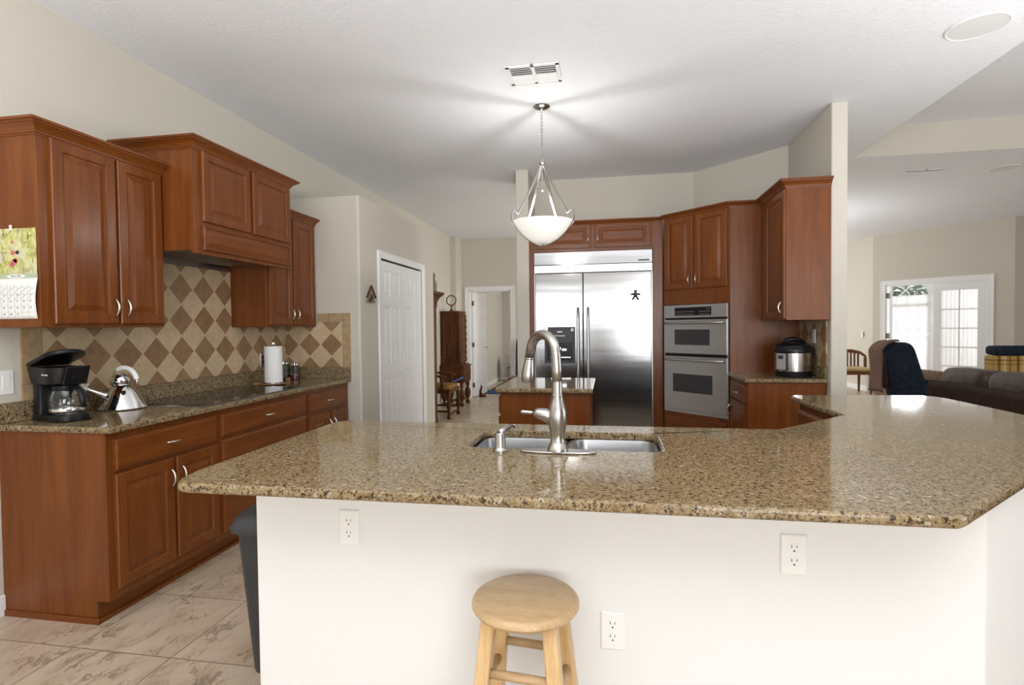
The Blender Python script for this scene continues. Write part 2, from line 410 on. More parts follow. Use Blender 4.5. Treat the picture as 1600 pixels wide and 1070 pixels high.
# small jog and end wall of the hall, with a door opening
struct(MB().box((WX, 9.72, 0), (-2.748, 10.1, CEI)).build('wall_hall_corner', M_WALL))
DX0, DX1, DH, HY = -2.605, -1.80, 2.045, 10.1
struct(MB().box((WX - .14, HY, 0), (DX0, HY + .12, CEI)).box((DX1, HY, 0), (1.2, HY + .12, CEI)).box((DX0, HY, DH), (DX1, HY + .12, CEI)).build('wall_hall_end', M_WALL))
struct(MB().box((-2.84, HY + .12, 0), (-2.72, 14.2, CEI)).box((-2.84, 14.0, 0), (1.2, 14.12, CEI)).build('wall_back_room', M_WALL))
struct(MB().box((-2.72, HY + .2, 0), (-2.705, 14.0, .09)).box((-2.72, 13.985, 0), (0, 14.0, .09)).build('baseboard_back_room', M_TRIM))
# walls around the refrigerator and ovens
D1, RX, RY, RX2 = .94, 1.686, 4.54, 1.802
RYD = FY - (RX - D1)
struct(MB().box((-.965, 5.80, 0), (-.8265, FY + .12, CEI)).build('wall_column', M_WALL, bevel=.01, seg=3))
struct(MB().prism([(-.8265, FY), (D1, FY), (RX, RYD), (RX, RYD + .17), (D1 + .05, FY + .12), (-.8265, FY + .12)], 0, CEI).build('wall_back', M_WALL))
struct(MB().box((RX, RY, 0), (RX2, RYD + .17, CEI)).build('wall_right', M_WALL, bevel=.012, seg=3))
# family-room walls beyond
LC, LD = Vector((5.05, 11.6)), Vector((.6757, -.7372)).normalized()
LN = Vector((.7372, .6757))
def L(s, n=0): p = LC + LD * s + LN * n; return (p.x, p.y)
FD0, FD1, FDH = .225, 1.745, 2.055               # french door opening along the diagonal wall
WE = 2.085
mb = MB()
for s0, s1, z0, z1 in ((0, FD0, 0, CEI), (FD1, WE, 0, CEI), (FD0, FD1, FDH, CEI)):
    mb.prism([L(s0), L(s1), L(s1, .12), L(s0, .12)], z0, z1)
struct(mb.build('wall_family_room', M_WALL))
ex, ey = L(WE)
struct(MB().box((ex, ey, 0), (9.2, ey + .12, CEI)).build('wall_family_room_far', M_WALL))
struct(MB().prism([(5.05, 11.6), (5.05 + .12, 11.6), (5.05, 15.0), (4.93, 15.0)], 0, CEI).build('wall_family_room_left', M_WALL))
struct(MB().prism([(5.05, 11.585), (5.03, 11.585), (4.91, 15.0), (4.93, 15.0)], 0, .10).build('baseboard_family_room', M_TRIM))
struct(MB().box((WX - .14, 15.0, 0), (5.1, 15.12, CEI)).build('wall_far', M_WALL))
struct(MB().box((9.2, -4.2, 0), (9.32, 1.0, CEI)).box((9.2, 5.0, 0), (9.32, ey + .12, CEI)).box((9.2, 1.0, 2.6), (9.32, 5.0, CEI)).build('wall_family_room_right', M_WALL))
struct(MB().box((-2.85, -4.2, 2.15), (9.2, -4.08, CEI)).box((1.8, -4.2, 0), (9.2, -4.08, 2.15)).box((-.6, -4.2, 0), (.2, -4.08, 2.15)).box((-2.85, -4.2, 0), (-2.2, -4.08, 2.15)).build('wall_rear', M_WALL))
struct(MB().box((WX, -4, 0), (WX + .014, 2.11, .10)).build('baseboard_left', M_TRIM, bevel=.004))

# --- pantry bifold door and casing
def panel_field(mb, M, x0, y0, x1, y1, n):
    """moulded raised panel pressed into a white door leaf"""
    rs = ((0, n), (.010, n - .007), (.018, n - .007), (.034, n - .001))
    rings = []
    for i, k in rs:
        rings.append([M @ Vector(p) for p in ((x0 + i, y0 + i, k), (x1 - i, y0 + i, k), (x1 - i, y1 - i, k), (x0 + i, y1 - i, k))])
    mb.loft(rings, False, True)
def six_panel_leaf(mb, M, w, h, cols, rows, stile, thick=.034):
    """leaf with sunk panels; rows are (y0, y1)"""
    n = thick; xs = []
    cw = (w - stile * (cols + 1)) / cols
    for c in range(cols): xs.append((stile + c * (cw + stile), stile + c * (cw + stile) + cw))
    X = sorted({0, w} | {a for p in xs for a in p}); Y = sorted({0, h} | {a for p in rows for a in p})
    for i in range(len(X) - 1):
        for j in range(len(Y) - 1):
            if (X[i], X[i + 1]) in xs and (Y[j], Y[j + 1]) in rows:
                panel_field(mb, M, X[i], Y[j], X[i + 1], Y[j + 1], n)
            else:
                mb.bm.faces.new([mb.bm.verts.new(M @ Vector(p)) for p in ((X[i], Y[j], n), (X[i + 1], Y[j], n), (X[i + 1], Y[j + 1], n), (X[i], Y[j + 1], n))])
    c = [[(0, 0), (w, 0)], [(w, 0), (w, h)], [(w, h), (0, h)], [(0, h), (0, 0)]]
    for (a, b) in c:
        mb.bm.faces.new([mb.bm.verts.new(M @ Vector(p)) for p in ((a[0], a[1], 0), (b[0], b[1], 0), (b[0], b[1], n), (a[0], a[1], n))])
    mb.bm.faces.new([mb.bm.verts.new(M @ Vector(p)) for p in ((0, 0, 0), (0, h, 0), (w, h, 0), (w, 0, 0))])
def casing(name, M, w, h, cw=.066, t=.018):
    prof = [(0, .0), (0, t * .6), (cw * .25, t * .75), (cw * .5, t * .7), (cw * .85, t), (cw, t), (cw, 0)]
    mb = MB()
    # three mitred sides swept around the opening
    path = [(0, 0), (0, h), (w, h), (w, 0)]; outs = [(-1, 0), (-1, 1), (1, 1), (1, 0)]
    rings = [[M @ Vector((p[0] + o[0] * a, p[1] + o[1] * a, n)) for a, n in prof] for p, o in zip(path, outs)]
    mb.loft(rings)
    return struct(mb.build(name, M_TRIM))
rows4 = [(.16, .86), (1.00, 1.58), (1.68, 1.90)]
MP = frame((PX - .030, PD0 + .012, .012), (1, 0))
door = thing('door_1', 'white folding pantry door with raised panels and two small knobs', 'door', (PX, PD0, 0)); struct(door)
lw = (PD1 - PD0 - .024) / 2
for k in range(2):
    mb = MB(); ang = .0
    Mk = frame((PX - .040, PD0 + .010 + k * (lw + .004), .012), (1, 0))
    six_panel_leaf(mb, Mk, lw, PDH - .03, 2, [(.14, .84), (.98, 1.56), (1.66, 1.90)], .085)
    leaf = mb.build('door_leaf', M_TRIM, door, keep=False)
    kn = MB().lathe([(.006, 0), (.006, .012), (.015, .018), (.016, .026), (.010, .032), (.001, .033)], seg=16,
                    M=Matrix.Translation((Mk @ Vector((lw * (.82 if k == 0 else .18), .91, .034)))) @ Matrix.Rotation(PI / 2, 4, 'Y')).build('knob', M_TRIM, leaf, smooth=True)
casing('trim_2', frame((PX, PD0, 0), (1, 0)), PD1 - PD0, PDH)
struct(MB().box((PX - .06, PD0, PDH - .006), (PX - .03, PD1, PDH)).build('trim_3', M_SLOT))
# --- hall door, standing open into the room beyond
casing('trim_4', frame((DX0, HY, 0), (0, -1)), DX1 - DX0, DH, .075)
struct(MB().box((DX0 - .001, HY, 0), (DX0 + .018, HY + .12, DH)).box((DX1 - .018, HY, 0), (DX1 + .001, HY + .12, DH)).box((DX0, HY, DH - .018), (DX1, HY + .12, DH)).build('trim_5', M_TRIM))
dd = thing('door_2', 'white six-panel interior door standing open at the end of the hall', 'door', (DX0 + .02, HY + .13, 0)); struct(dd)
hd = math.radians(84)
Md = Matrix.Translation((DX0 + .022, HY + .125, .012)) @ Matrix.Rotation(hd, 4, 'Z') @ Matrix(((1, 0, 0, 0), (0, 0, -1, 0), (0, 1, 0, 0), (0, 0, 0, 1)))
mb = MB(); six_panel_leaf(mb, Md, .77, 2.02, 2, [(.18, .80), (.96, 1.56), (1.66, 1.90)], .11)
leaf = mb.build('door_leaf', M_TRIM, dd)
for z in (.22, 1.0, 1.80):
    MB().box((-.004, z - .045, .006), (.026, z + .045, .038), Md).build('hinge', M_BRASS, leaf)
mb = MB(); mb.tube([Md @ Vector((.70, .93, .034)), Md @ Vector((.70, .93, .08))], .011).tube([Md @ Vector((.705, .93, .078)), Md @ Vector((.60, .93, .082))], .008)
mb.build('door_handle', M_NICKEL, leaf, smooth=True)
# ------------------------------------------------------------------ cabinetry
def raised_panel(mb, M, w, h, fr=.058, t=.019):
    seq = ((0, 0), (0, t - .005), (.004, t - .0005), (.009, t), (fr - .006, t), (fr - .002, t - .003), (fr, t - .009), (fr + .008, t - .0095), (fr + .036, t - .0015))
    mb.loft([[M @ Vector(p) for p in ((i, i, k), (w - i, i, k), (w - i, h - i, k), (i, h - i, k))] for i, k in seq])
    return mb
def slab_front(mb, M, w, h, t=.019):
    seq = ((0, 0), (0, t - .008), (.005, t - .006), (.009, t - .002), (.014, t))
    mb.loft([[M @ Vector(p) for p in ((i, i, k), (w - i, i, k), (w - i, h - i, k), (i, h - i, k))] for i, k in seq])
    return mb
def pull(M, x, y, vertical, parent, L_=.096, bow=.027):
    pts, rr = [], []
    for i in range(13):
        s = i / 12; a = (s - .5) * L_; b = bow * math.sin(PI * s) ** .7 + .001
        pts.append(M @ (Vector((x, y + a, .019 + b)) if vertical else Vector((x + a, y, .019 + b)))); rr.append(.0042 + .0018 * math.sin(PI * s))
    return MB().tube(pts, rr, 8).build('handle', M_PULL, parent, smooth=True)
def add_door(par, M, x0, x1, y0, y1, hand=None, low=True, mat_=None, fr=.058):
    mb = MB(); M2 = M @ Matrix.Translation((x0, y0, 0))
    d = raised_panel(mb, M2, x1 - x0, y1 - y0, fr).build('door', mat_ or M_CHERRY, par)
    if hand:
        px = (x1 - x0 - .028) if hand == 'r' else .028
        py = .085 if low else (y1 - y0 - .10)
        pull(M2, px, py, True, d)
    return d
def add_drawer(par, M, x0, x1, y0, y1, handle=True):
    M2 = M @ Matrix.Translation((x0, y0, 0))
    d = slab_front(MB(), M2, x1 - x0, y1 - y0).build('drawer', M_CHERRY_H, par)
    if handle: pull(M2, (x1 - x0) / 2, (y1 - y0) * .5, False, d, .09, .022)
    return d
CROWN = [(0, 0), (.004, 0), (.006, .008), (.012, .010), (.014, .018), (.022, .030), (.040, .044), (.046, .046), (.048, .052), (.058, .054), (.058, .066), (0, .066)]
def crown(par, path, z, k=1.0):
    return MB().sweep(path, [(o * k, z + h * k) for o, h in CROWN]).build('crown_molding', M_CHERRY_H, par)

UX = -2.55
# upper cabinet beside the calendar
c = thing('wall_cabinet', 'tall two-door cherry wall cabinet with a bird calendar hung on its side', 'cabinet', (WX, 2.08, 1.372))
MB().box((WX + .002, 2.08, 1.372), (UX, 2.783, 2.262)).build('body', M_CHERRY, c, bevel=.002)
MU = frame((UX, 0, 0), (1, 0))
add_door(c, MU, 2.135, 2.470, 1.388, 2.252, 'r'); add_door(c, MU, 2.484, 2.768, 1.388, 2.252, 'l')
crown(c, [(WX + .002, 2.08), (UX, 2.08), (UX, 2.783)], 2.245)
# hood cabinet
HX, HY0, HY1 = -2.34, 2.787, 3.745
c = thing('hood_cabinet', 'deep cherry range hood cabinet over the black cooktop', 'range hood', (WX, HY0, 1.797))
MB().box((WX + .002, HY0, 1.815), (HX, HY0 + .019, 2.41)).box((WX + .002, HY1 - .019, 1.815), (HX, HY1, 2.41)).box((HX - .02, HY0, 1.797), (HX, HY1, 2.41)).box((WX + .002, HY0, 2.38), (HX, HY1, 2.41)).build('body', M_CHERRY, c, bevel=.002)
MH = frame((HX, 0, 0), (1, 0))
add_door(c, MH, 2.845, 3.272, 1.988, 2.400, fr=.052); add_door(c, MH, 3.305, 3.732, 1.988, 2.400, fr=.052)
raised_panel(MB(), MH @ Matrix.Translation((2.845, 1.822, 0)), .887, .140, .010).build('apron_panel', M_CHERRY_H, c)
crown(c, [(WX + .002, HY0), (HX, HY0), (HX, HY1), (WX + .002, HY1)], 2.393)
M_HOOD = mat('dark_hood_steel', (.34, .30, .27), .38, 1)
h = MB().box((WX + .012, HY0 + .02, 1.79), (WX + .022, HY1 - .02, 1.86)).box((WX + .02, HY0 + .02, 1.845), (HX - .022, HY1 - .02, 1.86)).box((WX + .02, HY0 + .02, 1.822), (WX + .06, HY1 - .02, 1.846)).box((HX - .10, HY0 + .02, 1.822), (HX - .022, HY1 - .02, 1.846)).box((WX + .02, 3.44, 1.822), (HX - .022, HY1 - .02, 1.846)).build('hood_insert', M_HOOD, c)
MB().box((WX + .06, HY0 + .03, 1.8425), (HX - .10, 3.44, 1.8455)).build('filter_back', M_SLOT, h)
for i in range(9):
    y = HY0 + .06 + i * .068
    MB().box((WX + .06, y, 1.824), (HX - .10, y + .036, 1.832)).build('baffle', M_HOOD, h)
for y in (2.95, 3.6): MB().lathe([(.028, 1.816), (.032, 1.822)], (HX - .06, y, 0), 20).build('hood_lamp', M_PLASTIC, h)
# upper cabinet beside the pantry
c = thing('wall_cabinet', 'narrow-looking two-door cherry wall cabinet between range hood and pantry wall', 'cabinet', (WX, 3.75, 1.372))
MB().box((WX + .002, 3.75, 1.372), (UX, PY0 - .002, 2.262)).build('body', M_CHERRY, c, bevel=.002)
add_door(c, MU, 3.775, 4.085, 1.386, 2.252, 'r'); add_door(c, MU, 4.105, 4.430, 1.386, 2.252, 'l')
crown(c, [(WX + .002, 3.75), (UX, 3.75), (UX, PY0 - .002)], 2.245)

# base cabinets along the left wall
BX = -2.26; MBf = frame((BX, 0, 0), (1, 0))
def base_cab(label, y0, y1, endpanel=False):
    c = thing('base_cabinet', label, 'cabinet', (BX, y0, 0))
    mb = MB()
    mb.box((WX + .002, y0, .105), (BX, y1, .883))
    mb.build('body', M_CHERRY, c)
    MB().box((WX + .002, y0, 0), (BX - .07, y1, .105)).build('toe_kick', M_CHERRY_H, c)
    if endpanel:
        MB().prism([(WX + .002, 0), (BX - .066, 0), (BX - .066, .105), (BX, .105), (BX, .883), (WX + .002, .883)], 0, .012,
                   Matrix(((1, 0, 0, 0), (0, 0, 1, y0 - .012), (0, 1, 0, 0), (0, 0, 0, 1)))).build('end_panel', M_CHERRY, c, bevel=.001)
        MB().box((WX + .002, y0 - .022, 0), (BX - .052, y0 - .012, .028)).box((BX - .0665, y0 - .022, 0), (BX - .052, y1, .02)).build('shoe_molding', M_CHERRY_H, c, bevel=.003)
    if not endpanel: MB().box((BX - .0695, y0, 0), (BX - .052, y1, .02)).build('shoe_molding', M_CHERRY_H, c, bevel=.003)
    return c
c = base_cab('cherry base cabinet below the coffee maker, one drawer over two doors', 2.122, 2.836, True)
add_drawer(c, MBf, 2.146, 2.816, .700, .850)
add_door(c, MBf, 2.146, 2.488, .150, .686, 'r', False); add_door(c, MBf, 2.506, 2.818, .150, .686, 'l', False)
c = base_cab('cherry base cabinet under the cooktop with three wide drawers', 2.837, 3.782)
add_drawer(c, MBf, 2.852, 3.768, .718, .850); add_drawer(c, MBf, 2.852, 3.768, .440, .698); add_drawer(c, MBf, 2.852, 3.768, .150, .422)
c = base_cab('narrow cherry base cabinet against the pantry wall, one drawer over two doors', 3.783, PY0 - .002)
add_drawer(c, MBf, 3.800, 4.425, .700, .846)
add_door(c, MBf, 3.800, 4.115, .150, .676, 'r', False); add_door(c, MBf, 4.135, 4.425, .150, .676, 'l', False)

# left worktop, its upstand and the tile above
w = thing('countertop', 'long speckled granite worktop with upstand along the left wall', 'countertop', (WX, 2.1, .884))
MB().box((WX + .002, 2.096, .884), (-2.222, PY0 - .002, .914)).build('slab', M_GRANITE, w, bevel=.009, seg=3)
MB().box((WX + .002, 2.100, .9145), (WX + .022, PY0 - .002, 1.012)).box((WX + .022, PY0 - .022, .9145), (-2.222, PY0 - .002, 1.012)).build('upstand', M_GRANITE, w, bevel=.002)
s = thing('tile_backsplash', 'long tan and brown diamond tile backsplash along the left wall', 'backsplash', (WX, 2.2, 1.012))
MB().box((WX + .0005, 2.322, 1.0125), (WX + .011, PY0 - .012, 1.3715)).box((WX + .0005, 2.788, 1.3715), (WX + .011, 3.744, 1.79)).build('diamond_field', M_TILE_L, s)
for a, b in ((1.0125, 1.09), (1.093, 1.3715)): MB().box((WX + .0005, 2.219, a), (WX + .011, 2.319, b)).build('border_tile', M_BORDER, s)
s = thing('tile_backsplash', 'short diamond tile backsplash on the pantry return wall by the jars', 'backsplash', (-2.5, PY0, 1.012))
MB().box((WX + .012, PY0 - .011, 1.0125), (-2.292, PY0, 1.3715)).box((UX + .02, PY0 - .011, 1.3715), (-2.292, PY0, 1.412)).build('diamond_field', M_TILE_R, s)
for a, b in ((1.0125, 1.20), (1.203, 1.41)): MB().box((-2.289, PY0 - .011, a), (-2.222, PY0, b)).build('border_tile', M_BORDER, s)
for a, b in ((UX + .02, -2.42), (-2.417, -2.292), (-2.289, -2.222)): MB().box((a, PY0 - .011, 1.414), (b, PY0, 1.488)).build('border_tile', M_BORDER, s)

# cooktop
ct = thing('cooktop', 'black glass cooktop set into the left granite worktop', 'cooktop', (-2.52, 3.25, .914))
MB().box((-2.775, 2.765, .9145), (-2.262, 3.735, .9215)).build('glass', M_COOKTOP, ct, bevel=.002)
MB().box((-2.779, 2.761, .9142), (-2.258, 3.739, .9185)).build('rim', M_NICKEL, ct, bevel=.001)
M_RING = mat('grey_print', (.10, .10, .10), .2)
for x, y, r in ((-2.64, 2.98, .075), (-2.40, 2.98, .09), (-2.64, 3.5, .10), (-2.40, 3.5, .075), (-2.52, 3.25, .11)):
    MB().loft([[(x + q * math.cos(a * PI / 20), y + q * math.sin(a * PI / 20), .9217) for a in range(40)] for q in (r, r - .004)], False, False).build('burner_ring', M_RING, ct)

# ------------------------------------------------------------------ sink peninsula
PF, PB = 1.357, 2.405
outer = [(-1.20, PF), (-1.225, PF + .012), (-1.25, PF + .05), (-1.268, PF + .13), (-1.268, 2.33), (-1.258, 2.37), (-1.225, PB), (.690, PB), (1.098, PB + .41), (1.082, 3.50), (1.09, 3.54), (1.12, 3.575),
         (1.80, 3.62), (1.86, 3.60), (1.895, 3.55), (1.91, 3.47), (1.91, 2.50), (.795, PF + .018), (.772, PF)]
SX0, SX1, SY0, SY1 = -.513, .186, 1.920, 2.245
def rrect(x0, y0, x1, y1, r, n=5):
    p = []
    for cx, cy, a0 in ((x1 - r, y1 - r, 0), (x0 + r, y1 - r, 90), (x0 + r, y0 + r, 180), (x1 - r, y0 + r, 270)):
        for i in range(n + 1):
            a = math.radians(a0 + 90 * i / n); p.append((cx + r * math.cos(a), cy + r * math.sin(a)))
    return p
hole = rrect(SX0, SY0, SX1, SY1, .05)
tag(MB().tess(outer, [hole], .884, .914).build('countertop', M_GRANITE, bevel=.010, seg=3), 'big angled granite peninsula worktop with the sink in it', 'countertop')
WY, WXL, WXR = 1.64, -1.172, .994
struct(MB().prism([(WXL, WY), (WXR, WY), (1.86, WY + .866), (1.86, 3.50), (1.74, 3.50), (1.74, WY + .916), (WXR - .05, WY + .12), (WXL, WY + .12)], 0, .8835).build('wall_peninsula', M_PEN, bevel=.008, seg=3))
c = thing('base_cabinet', 'cherry sink base cabinet behind the cream half wall of the peninsula', 'cabinet', (0, 2.1, 0))
MB().box((WXL + .01, WY + .121, .1), (.70, 2.37, .66)).box((WXL + .01, 2.35, .1), (.70, 2.37, .883)).box((WXL + .01, WY + .121, .1), (WXL + .03, 2.37, .883)).build('body', M_CHERRY, c)
MB().box((WXL + .02, WY + .13, 0), (.69, 2.30, .1)).build('toe_kick', M_CHERRY_H, c)
c = thing('base_cabinet', 'cherry drawer base cabinet under the far leg of the peninsula worktop', 'cabinet', (1.12, 3.2, 0))
MB().box((1.125, 2.90, .1), (1.735, 3.49, .883)).build('body', M_CHERRY, c)
MB().box((1.19, 2.92, 0), (1.72, 3.48, .1)).build('toe_kick', M_CHERRY_H, c)
ML = frame((1.125, 3.49, 0), (-1, 0))
add_drawer(c, ML, .015, .575, .705, .84, False); add_door(c, ML, .015, .575, .15, .69, 'l', False)

# sink
sk = thing('sink', 'stainless double-bowl undermount sink in the granite peninsula', 'sink', (-.16, 2.08, .884))
def bowl(x0, y0, x1, y1, depth):
    mb = MB(); rings = []
    for i, z, r in ((-.012, .8835, .08), (.0, .8835, .075), (.004, .87, .072), (.012, .884 - depth * .6, .068), (.03, .884 - depth + .02, .06), (.055, .884 - depth, .05), (.10, .884 - depth - .003, .04)):
        rings.append([(x, y, z) for x, y in rrect(x0 + i, y0 + i, x1 - i, y1 - i, r * .75)])
    mb.loft(rings, False, True); b = mb.build('bowl', M_SINK, sk, smooth='angle', solid=.0015, keep=True)
    MB().lathe([(.045, .001), (.045, .004), (.032, .005), (.028, -.002), (.001, -.002)], ((x0 + x1) / 2, (y0 + y1) / 2, .884 - depth), 20).build('drain', M_CHROME, b, smooth='angle')
bowl(SX0 + .008, SY0 + .004, -.178, SY1 - .006, .19); bowl(-.142, SY0 + .004, SX1 - .008, SY1 - .006, .20)
MB().box((-.19, SY0 - .005, .858), (-.13, SY1 + .002, .874)).build('divider', M_SINK, sk, bevel=.004)

# faucet
fx, fy = -.173, 1.868
fc = thing('faucet', 'brushed nickel pull-down gooseneck faucet beside the sink', 'faucet', (fx, fy, .914))
pl_ = []
for i in range(40):
    a = 2 * PI * i / 40; pl_.append((fx + .001 + .133 * math.copysign(abs(math.cos(a)) ** .8, math.cos(a)), fy + .030 * math.copysign(abs(math.sin(a)) ** .9, math.sin(a))))
MB().prism(pl_, .9145, .922).build('deck_plate', M_NICKEL, fc, bevel=.003, seg=3, smooth='angle')
MB().lathe([(.036, .922), (.036, .930), (.033, .934), (.0325, .940), (.027, .946), (.0240, .962), (.0255, .982), (.031, 1.010), (.0335, 1.035), (.0325, 1.055), (.028, 1.075), (.0215, 1.095), (.0190, 1.108), (.0195, 1.110), (.0190, 1.114), (.0175, 1.118), (.0175, 1.16)], (fx, fy, 0), 32).build('body', M_NICKEL, fc, smooth='angle')
# the neck leaves the body, rises and turns over towards the bowls
pts = [(fx, fy, 1.15), (fx - .001, fy, 1.20), (fx - .003, fy, 1.245)]
ax, R_ = fx - .055, .050
for i in range(1, 17):
    a = PI * i / 17 * .93
    pts.append((ax + R_ * math.cos(a), fy + .052 * (1 - math.cos(a)), 1.258 + .062 * math.sin(a)))
pts.append((ax - R_ - .006, fy + .11, 1.235))
MB().tube(pts, [.0175] * len(pts), 16).build('spout', M_NICKEL, fc, smooth=True)
p0 = Vector(pts[-1]); dr = Vector((-.10, .02, -1)).normalized()
mb = MB(); prof = [(.0165, -.004), (.018, .0), (.018, .004), (.0165, .006), (.0185, .02), (.023, .05), (.0245, .065), (.0225, .085), (.019, .092), (.001, .092)]
mb.lathe(prof, (0, 0, 0), 24, Matrix.Translation(p0) @ dr.to_track_quat('Z', 'Y').to_matrix().to_4x4()); mb.build('spray_head', M_NICKEL, fc, smooth='angle')
mb = MB(); hp = [Vector((fx - .012, fy, 1.030)), Vector((fx - .045, fy - .003, 1.046)), Vector((fx - .068, fy - .005, 1.050)), Vector((fx - .095, fy - .007, 1.052))]
mb.tube([hp[0], hp[1], hp[2], hp[2] + Vector((-.014, 0, .001))], [.026, .022, .018, .011], 16, .9)
mb.build('handle_hub', M_NICKEL, fc, smooth=True)
MB().tube([hp[2] + Vector((-.010, 0, 0)), hp[3] + Vector((-.002, 0, .001)), hp[3] + Vector((-.026, -.002, .002)), hp[3] + Vector((-.033, -.002, .002))], [.007, .006, .0075, .004], 12).build('lever', M_NICKEL, fc, smooth=True)
sd = thing('soap_dispenser', 'short brushed nickel soap dispenser left of the faucet', 'soap dispenser', (-.374, 1.862, .914))
MB().lathe([(.026, .9145), (.026, .920), (.021, .925), (.0185, .93), (.0185, .976), (.017, .979), (.001, .980)], (-.374, 1.862, 0), 28).build('body', M_NICKEL, sd, smooth='angle')
MB().tube([(-.374, 1.862, .978), (-.366, 1.885, .985), (-.348, 1.935, .990), (-.340, 1.955, .986)], [.013, .011, .008, .006], 12).build('nozzle', M_NICKEL, sd, smooth=True)

# outlets on the half wall
def outlet(label, M, group=None, deco=False, wide=.070, high=.115, mp=None, mr=None):
    o = thing('power_outlet', label, 'power outlet', M @ Vector((0, 0, 0)), 0, group)
    MB().loft([[M @ Vector(p) for p in ((-wide / 2 + i, -high / 2 + i, k), (wide / 2 - i, -high / 2 + i, k), (wide / 2 - i, high / 2 - i, k), (-wide / 2 + i, high / 2 - i, k))] for i, k in ((0, .0005), (0, .004), (.004, .0065))]).build('cover_plate', mp or M_PLASTIC, o)
    for s in (-1, 1):
        y = s * .0195
        if deco: q = [(-.0165, y - .018), (.0165, y - .018), (.0165, y + .018), (-.0165, y + .018)]
        else:
            q = []
            for i in range(28):
                a = 2 * PI * i / 28; q.append((.0172 * math.cos(a), y + max(-.0135, min(.0135, .0172 * math.sin(a)))))
        r = MB().loft([[M @ Vector((a, b, k)) for a, b in q] for k in (.005, .0078)]).build('receptacle', mr or M_PLASTIC, o)
        mb = MB().box((-.0078, y + .001, .0075), (-.0056, y + .009, .0081), M).box((.0056, y + .0018, .0075), (.0076, y + .0085, .0081), M)
        mb.loft([[M @ Vector((.0026 * math.cos(a * PI / 6), y - .0075 + .0026 * math.sin(a * PI / 6), k)) for a in range(12)] for k in (.0075, .0081)])
        mb.build('socket_hole', M_SLOT, r)
    return o
outlet('white square-cornered duplex outlet near the left end of the half wall', frame((-.833, WY, .703), (0, -1)), deco=True)
outlet('white round-faced duplex outlet high on the right of the half wall', frame((.513, WY, .697), (0, -1)))
outlet('white round-faced duplex outlet low on the half wall beside the stool', frame((.008, WY, .436), (0, -1)))
# ------------------------------------------------------------------ stool
st = thing('bar_stool', 'round light beech stool in front of the cream half wall', 'stool', (-.228, 1.462, 0), -.10)
MB().lathe([(.001, .573), (.108, .573), (.130, .577), (.143, .585), (.1480, .593), (.1470, .600), (.143, .606), (.138, .609), (.136, .610), (.001, .610)], (-.228, 1.462, 0), 56).build('seat', M_BEECH, st, smooth='angle')
Ms = Matrix.Translation((-.228, 1.462, 0)) @ Matrix.Rotation(-.10, 4, 'Z')
M_BEECH_V = wood('beech_leg', (.56, .36, .165), (.65, .44, .215), (.71, .50, .26), .3, stretch=(9, 9, 1.2))
def legp(sx_, sy, z): k = .082 + (.578 - z) / .578 * .058; return Vector((sx_ * k, sy * k * .82, z))
for sx_ in (-1, 1):
    for sy in (-1, 1):
        a = legp(sx_, sy, .58); b = legp(sx_, sy, 0); hw = .0195
        MB().loft([[Ms @ (p + Vector((dx * hw, dy * hw, 0))) for dx, dy in ((-1, -1), (1, -1), (1, 1), (-1, 1))] for p in (b, a)]).build('leg', M_BEECH_V, st, bevel=.006, seg=3)
for za, zb in ((.43, .385), (.20, .155)):
    for s in (-1, 1):
        MB().tube([Ms @ legp(-1, s, za), Ms @ legp(1, s, za)], .012, 12).build('rung', M_BEECH, st, smooth=True)
        MB().tube([Ms @ legp(s, -1, zb), Ms @ legp(s, 1, zb)], .012, 12).build('rung', M_BEECH, st, smooth=True)

# trash can at the end of the peninsula
tc_ = thing('trash_can', 'charcoal lidded trash can at the left end of the peninsula', 'trash can', (-1.315, 2.05, 0))
cx_, cyy = -1.315, 2.05
MB().loft([[(x, y, z) for x, y in rrect(cx_ - a, cyy - b, cx_ + a, cyy + b, .04)] for a, b, z in ((.078, .15, 0), (.080, .152, .01), (.108, .195, .565), (.110, .197, .57))]).build('bin', M_GREY, tc_, smooth='angle')
MB().loft([[(x, y, z) for x, y in rrect(cx_ - a, cyy - b, cx_ + a, cyy + b, r)] for a, b, z, r in ((.112, .205, .571, .045), (.122, .22, .575, .045), (.124, .222, .592, .045), (.115, .21, .622, .05), (.095, .17, .645, .05), (.05, .06, .652, .03))]).build('lid', M_GREY, tc_, smooth='angle')

# ------------------------------------------------------------------ island
il = thing('kitchen_island', 'small granite-topped cherry island in front of the refrigerator', 'kitchen island', (-.45, 4.2, 0))
MB().box((-.77, 3.85, .10), (-.13, 4.56, .8835)).build('body', M_CHERRY, il, bevel=.003)
MB().box((-.71, 3.89, 0), (-.19, 4.52, .10)).build('toe_kick', M_CHERRY_H, il)
MI = frame((-.77, 4.56, 0), (-1, 0))
add_drawer(il, MI, .03, .68, .72, .85); add_door(il, MI, .03, .35, .14, .70, 'r', False); add_door(il, MI, .36, .68, .14, .70, 'l', False)
MB().prism(rrect(-.80, 3.79, -.105, 4.62, .02, 3), .884, .914).build('top', M_GRANITE, il, bevel=.008, seg=3)

